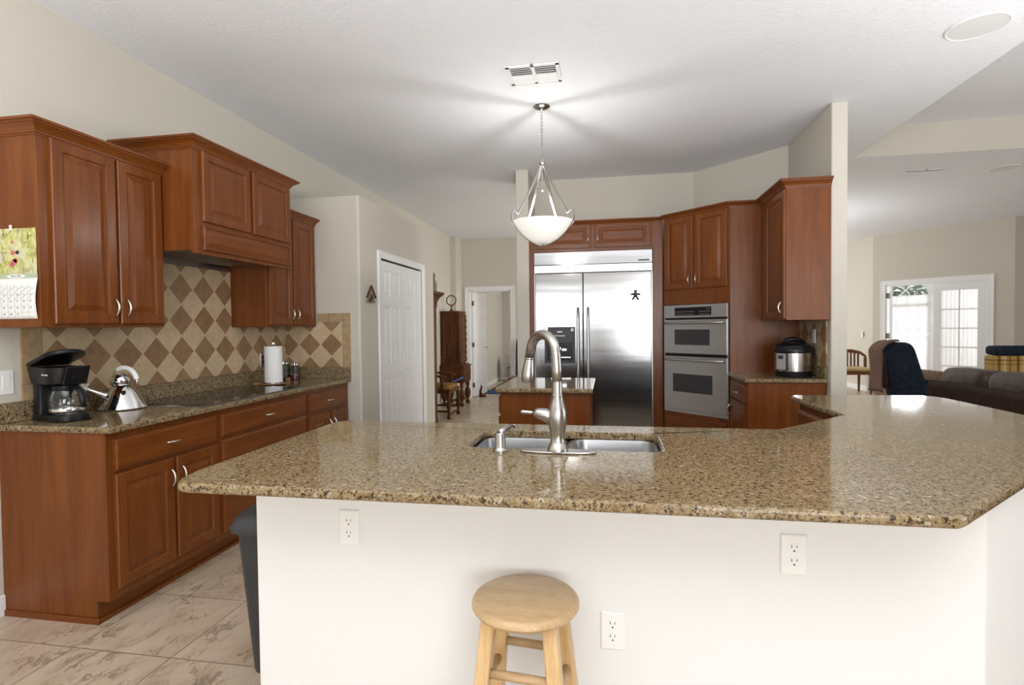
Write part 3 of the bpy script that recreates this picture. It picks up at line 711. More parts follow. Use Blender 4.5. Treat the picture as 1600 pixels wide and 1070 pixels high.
# ------------------------------------------------------------------ refrigerator and its surround
FF = 5.815; FX0, FX1 = -.772, .457
c = thing('fridge_surround', 'cherry panels and two-door cabinet framing the steel refrigerator', 'cabinet', (-.15, FF, 0))
MB().box((-.824, FF - .005, 0), (-.776, FY - .002, 2.455)).build('side_panel', M_CHERRY, c, bevel=.002)
MB().box((.462, FF - .005, 0), (.560, FY - .002, 2.455)).build('side_panel', M_CHERRY, c, bevel=.002)
MB().box((-.776, FF - .005, 2.137), (.462, FY - .002, 2.455)).build('bridge_cabinet', M_CHERRY_H, c, bevel=.002)
MF = frame((0, FF - .005, 0), (0, -1))
add_door(c, MF, -.735, -.170, 2.172, 2.418, 'r', True, M_CHERRY_H, .05); add_door(c, MF, -.128, .440, 2.172, 2.418, 'l', True, M_CHERRY_H, .05)
OXL, OYL = .566, 5.749
crown(c, [(-.824, FF - .005), (.556, FF - .005)], 2.405, .8)
fr = thing('refrigerator', 'built-in stainless side-by-side refrigerator with ice dispenser', 'refrigerator', (-.157, FF, 0))
MB().box((FX0, FF + .002, .03), (FX1, FY - .01, 2.13)).build('body', M_GREY, fr)
MB().box((FX0, FF - .022, 2.000), (FX1, FF + .002, 2.134)).build('grille_panel', M_STEEL, fr, bevel=.003)
M_STEELW = mat('pale_steel_trim', (.58, .58, .585), .3, .85)
MB().box((FX0, FF - .026, 1.915), (FX1, FF + .002, 1.998)).build('header_trim', M_STEELW, fr, bevel=.004)
for xa, xb in ((FX0, FX0 + .010), (FX1 - .012, FX1)): MB().box((xa, FF - .030, .03), (xb, FF + .002, 1.913)).build('side_trim', M_STEELW, fr, bevel=.002)
SPL = -.2555
dl = MB().box((FX0 + .013, FF - .045, .11), (SPL - .004, FF, 1.907)).build('freezer_door', M_STEEL, fr, bevel=.004)
dr_ = MB().box((SPL + .004, FF - .045, .11), (FX1 - .015, FF, 1.907)).build('fridge_door', M_STEEL, fr, bevel=.004)
MB().box((FX0 + .01, FF - .03, .02), (FX1 - .01, FF, .10)).build('kick_plate', M_GREY, fr)
for x, dp in ((SPL - .052, dl), (SPL + .052, dr_)):
    mb = MB(); pts = []
    for i in range(21):
        s = i / 20; z = .74 + s * .80; off = .062 if 0 < i < 20 else .0
        pts.append((x, FF - .045 - (.066 if 1 < i < 19 else (.045 if i in (1, 19) else 0)), z))
    mb.tube(pts, .0135, 12); mb.build('door_handle', M_STEELW, dp, smooth=True)
dsp = MB().box((-.664, FF - .049, .958), (-.340, FF - .044, 1.342)).build('dispenser', M_GREY, dl, bevel=.002)
MB().box((-.640, FF - .0505, .985), (-.365, FF - .047, 1.18)).build('dispenser_recess', M_BLACK, dsp)
mb = MB().box((-.56, FF - .056, 1.10), (-.49, FF - .05, 1.13)).box((-.48, FF - .056, 1.09), (-.43, FF - .05, 1.115)).box((-.60, FF - .06, 1.015), (-.385, FF - .05, 1.03))
mb.build('dispenser_lever', M_CHROME, dsp, bevel=.002)
mb = MB().box((-.53, FF - .0500, 1.288), (-.475, FF - .0485, 1.296))
for i in range(6): mb.box((-.56 + i * .02, FF - .05, 1.245), (-.55 + i * .02, FF - .0485, 1.255))
mb.build('dispenser_print', M_STEELW, dsp)
MB().box((-.385, FF - .0505, 1.297), (-.355, FF - .0485, 1.328)).build('sticker', M_PAPER, dsp)
MB().lathe([(.027, 0), (.027, .006), (.001, .007)], seg=20, M=Matrix.Translation((-.652, FF - .052, 1.325)) @ Matrix.Rotation(PI / 2, 4, 'X')).build('badge', M_STEELW, dsp)
MB().box((.315, FF - .0235, 2.020), (.425, FF - .0215, 2.034)).build('nameplate', M_GREY, fr)
# gingerbread-man magnet
mb = MB(); mx0, mz0 = .283, 1.665
def disc(mb, x, z, r, y0, y1, k=16): mb.loft([[(x + r * math.cos(2 * PI * i / k), y, z + r * math.sin(2 * PI * i / k)) for i in range(k)] for y in (y0, y1)])
yy = (FF - .0452, FF - .053)
disc(mb, mx0, mz0 + .036, .017, *yy); disc(mb, mx0, mz0, .021, *yy)
for s in (-1, 1):
    for i in range(4):
        disc(mb, mx0 + s * (.014 + i * .009), mz0 + .012 - i * .002, .0095, *yy); disc(mb, mx0 + s * (.009 + i * .006), mz0 - .016 - i * .009, .0105, *yy)
tag(mb.build('fridge_magnet', M_BLACK), 'small dark gingerbread-man magnet on the refrigerator door', 'magnet')

# ------------------------------------------------------------------ oven tower on the diagonal
oo = Vector((OXL, OYL)); on = Vector((-.7071, -.7071)); ou = Vector((.7071, -.7071)); OW = .742
c = thing('oven_cabinet', 'tall cherry cabinet set diagonally around the double oven', 'cabinet', (OXL, OYL, 0))
def O(a, d): p = oo + ou * a + on * (-d); return (p.x, p.y)
bx1 = O(OW, 0)
MO = frame((oo.x, oo.y, 0), on)
mb = MB().prism([O(0, 0), O(OW, 0), O(OW, .02), O(0, .02)], 1.552, 2.452).prism([O(0, 0), O(OW, 0), O(OW, .02), O(0, .02)], .10, .480).prism([O(0, .02), O(OW, .02), O(OW, .5), O(0, .5)], 2.40, 2.452).prism([O(0, 0), O(.012, 0), O(.012, .02), O(0, .02)], .48, 1.552)
mb.build('body', M_CHERRY, c)
MB().prism([O(.02, .06), O(OW, .06), O(OW, .08), O(.02, .08)], 0, .10).build('toe_kick', M_CHERRY_H, c)
add_door(c, MO, .018, .352, 1.700, 2.408, 'r'); add_door(c, MO, .378, .722, 1.700, 2.408, 'l')
add_drawer(c, MO, .020, .722, .15, .440)
MB().box((bx1[0] + .004, bx1[1] + .001, 0), (RX - .002, bx1[1] + .021, 2.452)).build('side_panel', M_CHERRY, c, bevel=.002)
crown(c, [O(.0, 0), O(OW, 0), (RX - .326, bx1[1])], 2.405, .8)
ov = thing('double_oven', 'stainless double wall oven with black control panel', 'oven', (OXL, OYL, .48))
MB().box((.016, .484, -.45), (.735, 1.548, -.001), MO).build('housing', M_GREY, ov)
MB().box((.014, .484, -.001), (.022, 1.548, .016), MO).box((.728, .484, -.001), (.738, 1.548, .016), MO).box((.014, .484, -.001), (.738, .51, .012), MO).build('frame', M_STEELW, ov)
cp = MB().box((.022, 1.420, -.001), (.728, 1.545, .020), MO).build('control_panel', M_STEEL_OVEN, ov, bevel=.002)
ds = MB().box((.150, 1.440, .018), (.565, 1.520, .0225), MO).build('display', M_BLACK, cp, bevel=.001)
mb = MB(); random.seed(3)
for i in range(16):
    x = .165 + i * .0245
    if .37 < x < .42: continue
    mb.box((x, 1.476, .0222), (x + .017, 1.4805, .0232), MO)
    mb.box((x, 1.450, .0222), (x + .012, 1.456, .0232), MO)
mb.box((.515, 1.500, .0222), (.55, 1.504, .0232), MO)
mb.build('button_print', M_STEELW, ds)
def oven_door(z0, z1, gx0, gx1, gz0, gz1):
    mb = MB()
    mb.box((.022, z0, -.001), (gx0, z1, .026), MO).box((gx1, z0, -.001), (.728, z1, .026), MO).box((gx0, z0, -.001), (gx1, gz0, .026), MO).box((gx0, gz1, -.001), (gx1, z1, .026), MO)
    d = mb.build('oven_door', M_STEEL_OVEN, ov)
    MB().box((gx0, gz0, 0), (gx1, gz1, .022), MO).build('window', M_OVENGLASS, d)
    pts = []
    for i in range(25):
        s = i / 24; x = .035 + s * .68
        pts.append(MO @ Vector((x, z1 - .030, .026 + (.046 * min(1, math.sin(PI * s) * 3.2)))))
    MB().tube(pts, .0115, 10).build('oven_handle', M_STEEL_OVEN, d, smooth=True)
oven_door(1.072, 1.400, .148, .552, 1.155, 1.305)
oven_door(.515, 1.040, .128, .580, .690, .870)
MB().box((.022, 1.042, -.001), (.728, 1.070, .004), MO).box((.022, 1.402, -.001), (.728, 1.418, .004), MO).box((.022, .505, -.001), (.728, .514, .006), MO).build('vent_gap', M_BLACK, ov)

# small base and worktop right of the ovens
SBX, SBY0, SBY1 = 1.100, 4.610, 5.222
c = thing('base_cabinet', 'small cherry base cabinet under the pressure cooker', 'cabinet', (SBX, SBY0, 0))
MB().box((SBX, SBY0, .10), (RX - .002, SBY1 - .001, .8835)).build('body', M_CHERRY, c, bevel=.002)
MB().box((SBX + .07, SBY0 + .01, 0), (RX - .002, SBY1 - .001, .10)).build('toe_kick', M_CHERRY_H, c)
MSB = frame((SBX, SBY1, 0), (-1, 0))
add_drawer(c, MSB, .06, .585, .705, .850, True); add_door(c, MSB, .06, .585, .15, .69, 'l', False)
w = thing('countertop', 'small granite worktop under the pressure cooker, beside the ovens', 'countertop', (SBX, SBY0, .884))
MB().box((SBX - .026, SBY0 - .024, .884), (RX - .002, SBY1 - .002, .914)).build('slab', M_GRANITE, w, bevel=.008, seg=3)
MB().box((RX - .022, SBY0 - .01, .9145), (RX - .002, SBY1 - .002, 1.012)).build('upstand', M_GRANITE, w, bevel=.002)
tag(MB().box((RX - .010, SBY0, 1.0125), (RX, SBY1 - .002, 1.3715)).build('tile_backsplash', M_TILE_X), 'short diamond tile backsplash behind the pressure cooker', 'backsplash')
URX = 1.366
c = thing('wall_cabinet', 'single-door cherry wall cabinet above the pressure cooker', 'cabinet', (RX, RY, 1.372))
MB().box((URX, RY + .005, 1.378), (RX - .002, 5.21, 2.405)).build('body', M_CHERRY, c, bevel=.002)
MUR = frame((URX, 5.21, 0), (-1, 0))
add_door(c, MUR, .150, .655, 1.392, 2.392, 'r')
crown(c, [(URX, 5.21), (URX, RY + .005), (RX - .002, RY + .005)], 2.395)
outlet('ivory outlet plate on the diamond tile above the pressure cooker', frame((RX - .0103, 4.855, 1.245), (-1, 0)))

# ------------------------------------------------------------------ things on the worktops
# pressure cooker
px_, py_ = 1.515, 4.86
pc = thing('pressure_cooker', 'round stainless electric pressure cooker with black lid', 'pressure cooker', (px_, py_, .914))
M_POT = mat('polished_steel_band', (.66, .65, .63), .22, 1)
MB().lathe([(.125, .9145), (.132, .918), (.136, .945), (.136, .962)], (px_, py_, 0), 40).build('base', M_BLACK, pc, smooth='angle')
MB().lathe([(.138, .962), (.138, 1.112)], (px_, py_, 0), 48).build('shell', M_POT, pc, smooth='angle')
ld = MB().lathe([(.142, 1.110), (.150, 1.116), (.152, 1.135), (.146, 1.150), (.142, 1.155), (.138, 1.170), (.11, 1.185), (.05, 1.192), (.001, 1.192)], (px_, py_, 0), 40).build('lid', M_BLACK, pc, smooth='angle')
MB().tube([(px_ - .085, py_, 1.180), (px_ - .055, py_ - .005, 1.212), (px_, py_ - .01, 1.224), (px_ + .055, py_ - .005, 1.212), (px_ + .09, py_, 1.180)], [.014, .018, .020, .018, .014], 10, 1.6).build('lid_handle', M_BLACK, ld, smooth=True)
MB().lathe([(.014, 1.185), (.016, 1.205), (.011, 1.215), (.001, 1.216)], (px_ + .06, py_ + .045, 0), 14).build('valve', M_BLACK, ld, smooth='angle')
an = Vector((-.80, -.60)).normalized(); Mp = frame((px_ + an.x * .128, py_ + an.y * .128, 0), an)
pp = MB().box((-.052, .968, 0), (.052, 1.112, .022), Mp).build('control_housing', M_BLACK, pc, bevel=.008, seg=3)
M_PANELG = mat('grey_control_panel', (.45, .44, .42), .4, .3)
MB().box((-.041, .975, .021), (.043, 1.108, .0255), Mp).build('control_panel', M_PANELG, pp, bevel=.002)
MB().box((-.024, 1.062, .0252), (.022, 1.092, .0262), Mp).build('display', M_GREY, pp)
for sgn in (1,):
    MB().box((px_ + .128, py_ - .03, 1.095), (px_ + .168, py_ + .03, 1.125)).build('side_grip', M_BLACK, pc, bevel=.008)

# coffee maker, seen from its side, carafe handle towards the room
kx, ky = -2.70, 2.285; kr = -.28
km = thing('coffee_maker', 'black drip coffee maker with its lid raised and glass carafe', 'coffee maker', (kx, ky, .914), kr)
Mk = Matrix.Translation((kx, ky, 0)) @ Matrix.Rotation(kr, 4, 'Z')
def stadium(x0, x1, w, n=12):
    """rounded towards +x"""
    p = [(x0, w), (x0, -w)]
    for i in range(n + 1):
        a = -PI / 2 + PI * i / n; p.append((x1 - w * .9 + w * .9 * math.cos(a), w * math.sin(a)))
    return p
def kloft(mb, secs):
    return mb.loft([[Mk @ Vector((x, y, z)) for x, y in stadium(*s[:3])] for s in secs for z in (s[3],)])
MB().loft([[Mk @ Vector((x, y, z)) for x, y in stadium(-.085, .165, .082)] for z in (.9145, .945)]).build('base', M_BLACK, km, bevel=.006, seg=3, smooth='angle')
MB().loft([[Mk @ Vector((x, y, z)) for x, y in rrect(-.090, -.08, -.028 + k, .08, .02)] for z, k in ((.945, 0), (1.09, 0), (1.10, .01))]).build('tower', M_BLACK, km, smooth='angle')
MB().loft([[Mk @ Vector((x, y, z)) for x, y in stadium(-.097 - k, .118 + k, .084 + k)] for z, k in ((1.092, -.012), (1.10, -.004), (1.165, .004), (1.176, .005))]).build('brew_housing', M_BLACK, km, smooth='angle')
Ml = Mk @ Matrix.Translation((-.105, 0, 1.178)) @ Matrix.Rotation(math.radians(-17), 4, 'Y')
MB().loft([[Ml @ Vector((x, y, z)) for x, y in stadium(0, .235 - k, .09 - k)] for z, k in ((0, .004), (.004, 0), (.016, .0), (.022, .008))]).build('lid', M_BLACK, km, smooth='angle')
Mb = Mk @ Matrix.Translation((.132, 0, 1.095)) @ Matrix.Rotation(math.radians(24), 4, 'Y')
MB().box((0, -.05, 0), (.007, .05, .098), Mb).box((.007, -.022, .03), (.011, .022, .092), Mb).build('filter_door', M_BLACK, km, bevel=.005)
cf = MB().lathe([(.052, .947), (.060, .952), (.067, .985), (.066, 1.02), (.056, 1.058), (.050, 1.072)], (0, 0, 0), 32, Mk @ Matrix.Translation((.052, 0, 0)), cap=False).build('carafe', M_GLASS, km, smooth=True, solid=.002, keep=True)
MB().lathe([(.053, 1.062), (.055, 1.066), (.055, 1.084), (.05, 1.088), (.001, 1.088)], (0, 0, 0), 32, Mk @ Matrix.Translation((.052, 0, 0))).build('carafe_lid', M_BLACK, cf, smooth='angle')
MB().lathe([(.0685, .958), (.0695, .960), (.0695, .972), (.0685, .974)], (0, 0, 0), 32, Mk @ Matrix.Translation((.052, 0, 0)), cap=False).build('carafe_band', M_CHROME, cf, smooth=True)
MB().tube([Mk @ Vector(p) for p in ((.102, 0, 1.072), (.160, 0, 1.074), (.186, 0, 1.062), (.200, 0, 1.025), (.212, 0, .985))], [.011, .011, .012, .012, .009], 10, 1.3).build('carafe_handle', M_BLACK, cf, smooth=True)
mb = MB()
for i in range(5): mb.box((.040, -.0695, .985 + i * .014), (.062, -.0682, .9875 + i * .014), Mk)
mb.build('measure_mark', M_SLOT, cf)
MB().tube([Mk @ Vector(p) for p in ((-.085, -.02, .95), (-.11, -.06, .918), (-.13, -.095, .92), (-.12, -.075, .96), (-.10, -.03, .985))], .003, 8).build('cord', M_BLACK, km, smooth=True)
def lettering(items, size, m, parent, name='lettering'):
    """(text, matrix) items as one flat mesh of printed characters"""
    bm = bmesh.new()
    for txt, M in items:
        cu = bpy.data.curves.new(name, 'FONT'); cu.body = txt; cu.size = size; cu.extrude = .0004; cu.align_x = 'CENTER'; cu.align_y = 'CENTER'
        o = bpy.data.objects.new(name, cu); me = bpy.data.meshes.new_from_object(o)
        me.transform(M); bm.from_mesh(me)
        bpy.data.objects.remove(o); bpy.data.curves.remove(cu); bpy.data.meshes.remove(me)
    w = MB(); w.bm.free(); w.bm = bm
    return w.build(name, m, parent, keep=True)
lettering([('MR. COFFEE', Mk @ Matrix.Translation((.060, -.0893, 1.142)) @ Matrix.Rotation(PI / 2, 4, 'X'))], .0105, M_PAPER, km)

# kettle
tx_, ty_ = -2.700, 2.635
kt = thing('kettle', 'polished conical kettle with white handle and bird whistle on the left worktop', 'kettle', (tx_, ty_, .914))
MB().lathe([(.116, .917), (.118, .921), (.116, .926), (.096, .962), (.072, 1.004), (.052, 1.036), (.046, 1.042), (.001, 1.043)], (tx_, ty_, 0), 48).build('body', M_CHROME, kt, smooth='angle')
for a in range(4): MB().lathe([(.006, .9145), (.006, .918)], (tx_ + .09 * math.cos(a * PI / 2 + .6), ty_ + .09 * math.sin(a * PI / 2 + .6), 0), 10).build('foot', M_BLACK, kt)
MB().lathe([(.030, 1.040), (.041, 1.046), (.047, 1.060), (.048, 1.074), (.044, 1.090), (.034, 1.104), (.018, 1.112), (.001, 1.114)], (tx_ - .012, ty_, 0), 32).build('lid', M_CHROME, kt, smooth='angle')
sdir = Vector((-.55, -.83, 0)).normalized()
sp0 = Vector((tx_, ty_, .985)) + sdir * .068; sp1 = Vector((tx_, ty_, 1.035)) + sdir * .155
MB().tube([sp0, sp1], [.024, .013], 20).build('spout', M_CHROME, kt, smooth='angle')
bdir = (sp1 - sp0).normalized()
mb = MB().tube([sp1, sp1 + bdir * .012, sp1 + bdir * .018 + Vector((0, 0, .006)), sp1 + bdir * .026 + Vector((0, 0, .016)), sp1 + bdir * .042 + Vector((0, 0, .020))], [.011, .012, .009, .007, .002], 10)
mb.tube([sp1 + bdir * .018 + Vector((0, 0, .006)), sp1 + bdir * .004 + Vector((.004, 0, .022)), sp1 - bdir * .006 + Vector((.006, 0, .034))], [.007, .005, .001], 8)
mb.build('whistle', M_PLASTIC, kt, smooth=True)
hdir = Vector((.85, .15, 0)).normalized(); hz = 1.043; hp = []
for i in range(25):
    a = PI * i / 24; hp.append(Vector((tx_, ty_, 1.052)) + Vector((.015, 0, 0)) - hdir * (.074 * math.cos(a)) + Vector((0, 0, .092 * math.sin(a) ** .9)))
wire = MB().tube(hp, .0035, 8).build('handle', M_CHROME, kt, smooth=True)
MB().tube(hp[8:23], [.012] + [.0135] * 13 + [.012], 12).build('grip', M_PLASTIC, wire, smooth='angle')
MB().lathe([(.012, 0), (.012, .003), (.001, .0035)], seg=16, M=Matrix.Translation((tx_ + .055, ty_ - .045, 1.01)) @ Vector((.62, -.5, .6)).to_track_quat('Z', 'Y').to_matrix().to_4x4()).build('badge', M_BLACK, kt)

# paper towels, holder and jars, wood board, outlet
rx_, ry_ = -2.600, 3.90
ph = thing('paper_towel_holder', 'upright paper towel holder with ball finial beside the cooktop', 'paper towel holder', (rx_, ry_, .914))
MB().lathe([(.075, .9275), (.078, .930), (.078, .936), (.001, .937)], (rx_, ry_, 0), 32).build('base', M_NICKEL, ph, smooth='angle')
MB().lathe([(.006, .936), (.006, 1.222), (.012, 1.224), (.018, 1.232), (.019, 1.240), (.015, 1.250), (.001, 1.253)], (rx_, ry_, 0), 20).build('rod', M_CHROME, ph, smooth='angle')
mb = MB()
rings = []
for z in (.938, 1.218):
    rings.append([(rx_ + .066 * math.cos(2 * PI * i / 40), ry_ + .066 * math.sin(2 * PI * i / 40), z) for i in range(40)])
r_in = [[(rx_ + .020 * math.cos(2 * PI * i / 40), ry_ + .020 * math.sin(2 * PI * i / 40), z) for i in range(40)] for z in (1.218, .938)]
mb.loft(rings + r_in + [rings[0]], False, False)
tag(mb.build('paper_towel_roll', M_PAPER, smooth='angle'), 'white roll of paper towels standing on its holder', 'paper towels')
bd = thing('trivet', 'round wooden board under the paper towel holder', 'trivet', (rx_ - .01, ry_, .9147))
M_OLIVE = wood('olive_board', (.25, .12, .045), (.36, .19, .08), (.45, .27, .13), .4, stretch=(20, 4, 6))
MB().lathe([(.105, .9225), (.110, .924), (.110, .927), (.105, .927)], (rx_ - .01, ry_, 0), 40).build('board', M_OLIVE, bd, smooth='angle')
MB().tube([(rx_ - .09, ry_ - .05, .9248), (rx_ - .14, ry_ - .07, .9255)], [.012, .008], 8, .6).build('grip', M_OLIVE, bd, smooth=True)
M_TEAL = mat('teal_glass', (.55, .80, .76), .03, Transmission_Weight=1, IOR=1.45)
def jar(label, x, y, r, h, content, cname):
    j = thing('storage_jar', label, 'jar', (x, y, .914), 0)
    MB().lathe([(r * .9, .9147), (r, .920), (r, .914 + h * .72), (r * .82, .914 + h * .82), (r * .80, .914 + h * .86)], (x, y, 0), 24).build('glass', M_TEAL, j, smooth='angle')
    MB().lathe([(r * .84, .917), (r * .88, .922), (r * .88, .914 + h * .30), (.001, .914 + h * .32)], (x, y, 0), 20).build(cname, content, j, smooth='angle')
    MB().lathe([(r * .86, .914 + h * .84), (r * .92, .914 + h * .86), (r * .92, .914 + h * .97), (r * .8, .914 + h), (.001, .914 + h)], (x, y, 0), 24).build('lid', M_CHROME, j, smooth='angle')
M_TEA = cloth('dark_tea', (.05, .03, .02), (.10, .05, .03), 300)
jar('taller glass jar with chrome lid next to the paper towels', -2.735, 4.25, .045, .165, M_TEA, 'contents')
jar('shorter greenish glass jar with chrome lid at the pantry end', -2.655, 4.285, .042, .150, mat('red_candy', (.25, .03, .03), .5), 'contents')
tag(MB().box((-2.672, 4.165, .9147), (-2.642, 4.198, .945)).build('cork_block', M_OLIVE, bevel=.004), 'small cork-coloured block in front of the jars', 'block')
outlet('chrome-framed dark outlet on the tile behind the paper towels', frame((WX + .0113, 4.112, 1.10), (1, 0)), deco=True, mp=M_NICKEL, mr=M_BLACK)
# ------------------------------------------------------------------ pendant
lx, ly = -.487, 4.18
pn = thing('pendant_lamp', 'brushed nickel pendant lamp with frosted glass bowl over the kitchen', 'pendant lamp', (lx, ly, CEI))
MB().lathe([(.062, CEI - .001), (.064, CEI - .006), (.060, CEI - .012), (.030, CEI - .022), (.012, CEI - .028), (.006, CEI - .05)], (lx, ly, 0), 36).build('canopy', M_NICKEL, pn, smooth='angle')
mb = MB(); z = CEI - .045; k = 0
while z > 2.64:
    pts = []
    for i in range(13):
        a = 2 * PI * i / 12; x = .0065 * math.cos(a); zz = .0165 * math.sin(a)
        pts.append((lx + (x if k % 2 else 0), ly + (0 if k % 2 else x), z - .012 + zz))
    mb.tube(pts, .0018, 6, cap=False); z -= .0255; k += 1
mb.build('chain', M_NICKEL, pn, smooth=True)
MB().lathe([(.001, 2.645), (.010, 2.640), (.012, 2.625), (.022, 2.61), (.024, 2.598), (.018, 2.585), (.026, 2.578), (.026, 2.57), (.001, 2.565)], (lx, ly, 0), 24).build('hub', M_NICKEL, pn, smooth='angle')
MB().lathe([(.004, 2.57), (.004, 2.41), (.010, 2.405), (.013, 2.395), (.010, 2.385), (.001, 2.38)], (lx, ly, 0), 16).build('stem', M_NICKEL, pn, smooth='angle')
ZR, RB = 2.150, .238
prof = []
for i in range(18):
    d_ = (i / 17) ** 1.15; prof.append((max(.004, RB * (1 - d_) ** .52), ZR - .165 * d_))
bw = MB().lathe(prof, (lx, ly, 0), 56, cap=False).build('glass_bowl', M_BOWL, pn, smooth=True, solid=.004, keep=True)
MB().lathe([(.001, 1.972), (.010, 1.974), (.013, 1.98), (.010, 1.988), (.004, 1.992)], (lx, ly, 0), 20).build('finial', M_NICKEL, pn, smooth='angle')
for i in range(4):
    a = math.radians((-25, 205, 125, 55)[i]) + .117
    d = Vector((math.cos(a), math.sin(a), 0)); tn = Vector((-d.y, d.x, 0))
    b0 = Vector((lx, ly, 0))
    def strap(pts, w, t):
        mb = MB(); rings = []
        for j, p in enumerate(pts):
            q0, q1 = pts[max(j - 1, 0)], pts[min(j + 1, len(pts) - 1)]
            tg = (q1 - q0).normalized(); nn = tg.cross(tn).normalized()
            rings.append([p + tn * w + nn * t, p - tn * w + nn * t, p - tn * w - nn * t, p + tn * w - nn * t])
        return mb.loft(rings)
    up_ = [b0 + d * r + Vector((0, 0, z)) for r, z in ((.018, 2.585), (.045, 2.51), (.085, 2.42), (.135, 2.32), (.185, 2.235), (.205, 2.20))]
    arm = strap(up_, .010, .006).build('arm', M_NICKEL, pn, smooth='angle')
    lo_ = [b0 + d * (r + .003) + Vector((0, 0, z - .003)) for r, z in ((.232, 2.236), (.246, 2.215), (.252, 2.185), (.248, 2.150), (.226, 2.112), (.198, 2.078), (.165, 2.045), (.125, 2.016), (.080, 1.994), (.035, 1.980), (.004, 1.976))]
    lo_ = [Vector((p.x, p.y, p.z)) for p in lo_]
    strap(lo_, .0075, .004).build('lower_arm', M_NICKEL, arm, smooth='angle')
    MB().tube([b0 + d * .203 + Vector((0, 0, 2.203)), b0 + d * .236 + Vector((0, 0, 2.222))], .006, 8).build('arm_joint', M_NICKEL, arm, smooth=True)
l = bpy.data.lights.new('pendant_bulb', 'POINT'); l.energy = 16; l.color = (1, .98, .95); l.shadow_soft_size = .028
lo = bpy.data.objects.new('pendant_bulb', l); COL.objects.link(lo); lo.location = (lx, ly, 2.20)

# ceiling vents and speakers
M_DUCT = mat('grey_duct', (.22, .22, .22), .7)
def vent(label, x0, y0, x1, y1, zc, split=True):
    v = thing('ceiling_vent', label, 'vent', ((x0 + x1) / 2, (y0 + y1) / 2, zc))
    mb = MB(); b = .026
    mb.box((x0, y0, zc - .009), (x1, y0 + b, zc - .0005)).box((x0, y1 - b, zc - .009), (x1, y1, zc - .0005)).box((x0, y0, zc - .009), (x0 + b, y1, zc - .0005)).box((x1 - b, y0, zc - .009), (x1, y1, zc - .0005))
    xm = (x0 + x1) / 2
    mb.box((xm - .012, y0, zc - .009), (xm + .012, y1, zc - .0005)); mb.build('frame', M_TRIM, v, bevel=.002)
    MB().box((x0 + .01, y0 + .01, zc - .003), (x1 - .01, y1 - .01, zc - .0006)).build('backing', M_DUCT, v)
    mb = MB(); n = 8
    for i in range(n):
        y = y0 + b + (y1 - y0 - 2 * b) * (i + .5) / n; t = .6 if i < n / 2 else -.6
        for xa, xb in ((x0 + b, xm - .012), (xm + .012, x1 - b)):
            mb.box((xa, -.011, -.001), (xb, .011, .001), Matrix.Translation((0, y, zc - .009)) @ Matrix.Rotation(t, 4, 'X'))
    mb.build('louvre', M_TRIM, v)
vent('white ceiling vent beside the pendant lamp', -.645, 3.500, -.295, 3.770, CEI)
vent('white ceiling vent over the family room beyond the tray', 3.26, 6.72, 3.66, 6.90, CEI)
def speaker(label, x, y, r):
    s = thing('ceiling_speaker', label, 'speaker', (x, y, CEI))
    MB().lathe([(r, CEI - .0005), (r, CEI - .005), (r - .006, CEI - .009), (r - .014, CEI - .006)], (x, y, 0), 64, cap=False).build('rim', M_TRIM, s, smooth='angle')
    m = MB().lathe([(r - .012, CEI - .0015), (r - .012, CEI - .0055), (.001, CEI - .0065)], (x, y, 0), 64).build('mesh_cover', M_MESHW, s)
M_MESHW = mat('white_speaker_mesh', (.72, .72, .72), .8)
speaker('large round white ceiling speaker above the peninsula', 2.083, 3.560, .150)
speaker('round white ceiling speaker over the family room', 4.29, 6.855, .140)

# switch, calendar, plaque
sw = thing('light_switch', 'white double rocker switch plate on the left wall', 'light switch', (WX, 2.12, 1.11))
MSw = frame((WX, 2.125, 1.11), (1, 0))
MB().box((-.058, -.058, .0005), (.058, .058, .006), MSw).build('cover_plate', M_PLASTIC, sw, bevel=.002)
for x in (-.023, .023): MB().loft([[MSw @ Vector(p) for p in ((x - .0165, -.034, .0055), (x + .0165, -.034, .0055), (x + .0165, .034, .0055), (x - .0165, .034, .0055))], [MSw @ Vector(p) for p in ((x - .0155, -.033, .007), (x + .0155, -.033, .007), (x + .0155, .033, .0105), (x - .0155, .033, .0105))]]).build('rocker', M_PLASTIC, sw)

cl = thing('wall_calendar', 'bird and blossom calendar hanging on the cabinet side', 'calendar', (-2.66, 2.079, 1.41))
CX0, CX1 = -2.845, -2.561
def cal_art():
    m = mat('blossom_print', (.5, .55, .2), .5); g = NG(m); v = g.coord()
    c = g.ramp(g.noise(v, 26, 6, .7, 1.0), [(.25, (.16, .17, .03)), (.42, (.40, .42, .08)), (.55, (.62, .62, .22)), (.70, (.72, .72, .50))])
    c = g.mix(g.ramp(g.noise(v, 11, 3, .6), [(.42, (0, 0, 0)), (.62, (.8, .8, .8))]), c, (.66, .66, .46))
    c = g.mix(g.ramp(g.noise(g.coord(loc=(3, 0, 5)), 14, 4, .65), [(.50, (0, 0, 0)), (.62, (.75, .75, .75))]), c, (.27, .23, .06))
    tw = g.ramp(g.noise(g.coord((60, 1, 18), rot=(0, .5, 0)), 1, 3, .6, .5), [(.34, (1, 1, 1)), (.40, (0, 0, 0))])
    c = g.mix(tw, c, (.22, .10, .05)); g.l(c, g.b.inputs['Base Color']); return m
yc = 2.0785
MB().box((CX0, yc - .002, 1.615), (CX1, yc, 1.826)).build('picture_page', cal_art(), cl)
M_SAGE = mat('sage_band', (.42, .50, .36), .6)
MB().box((CX0, yc - .0024, 1.597), (CX1 + .002, yc, 1.618)).build('title_band', M_SAGE, cl)
M_PINK = mat('pink_blossom', (.62, .14, .17), .6); M_BIRD = mat('bird_grey', (.62, .56, .50), .6)
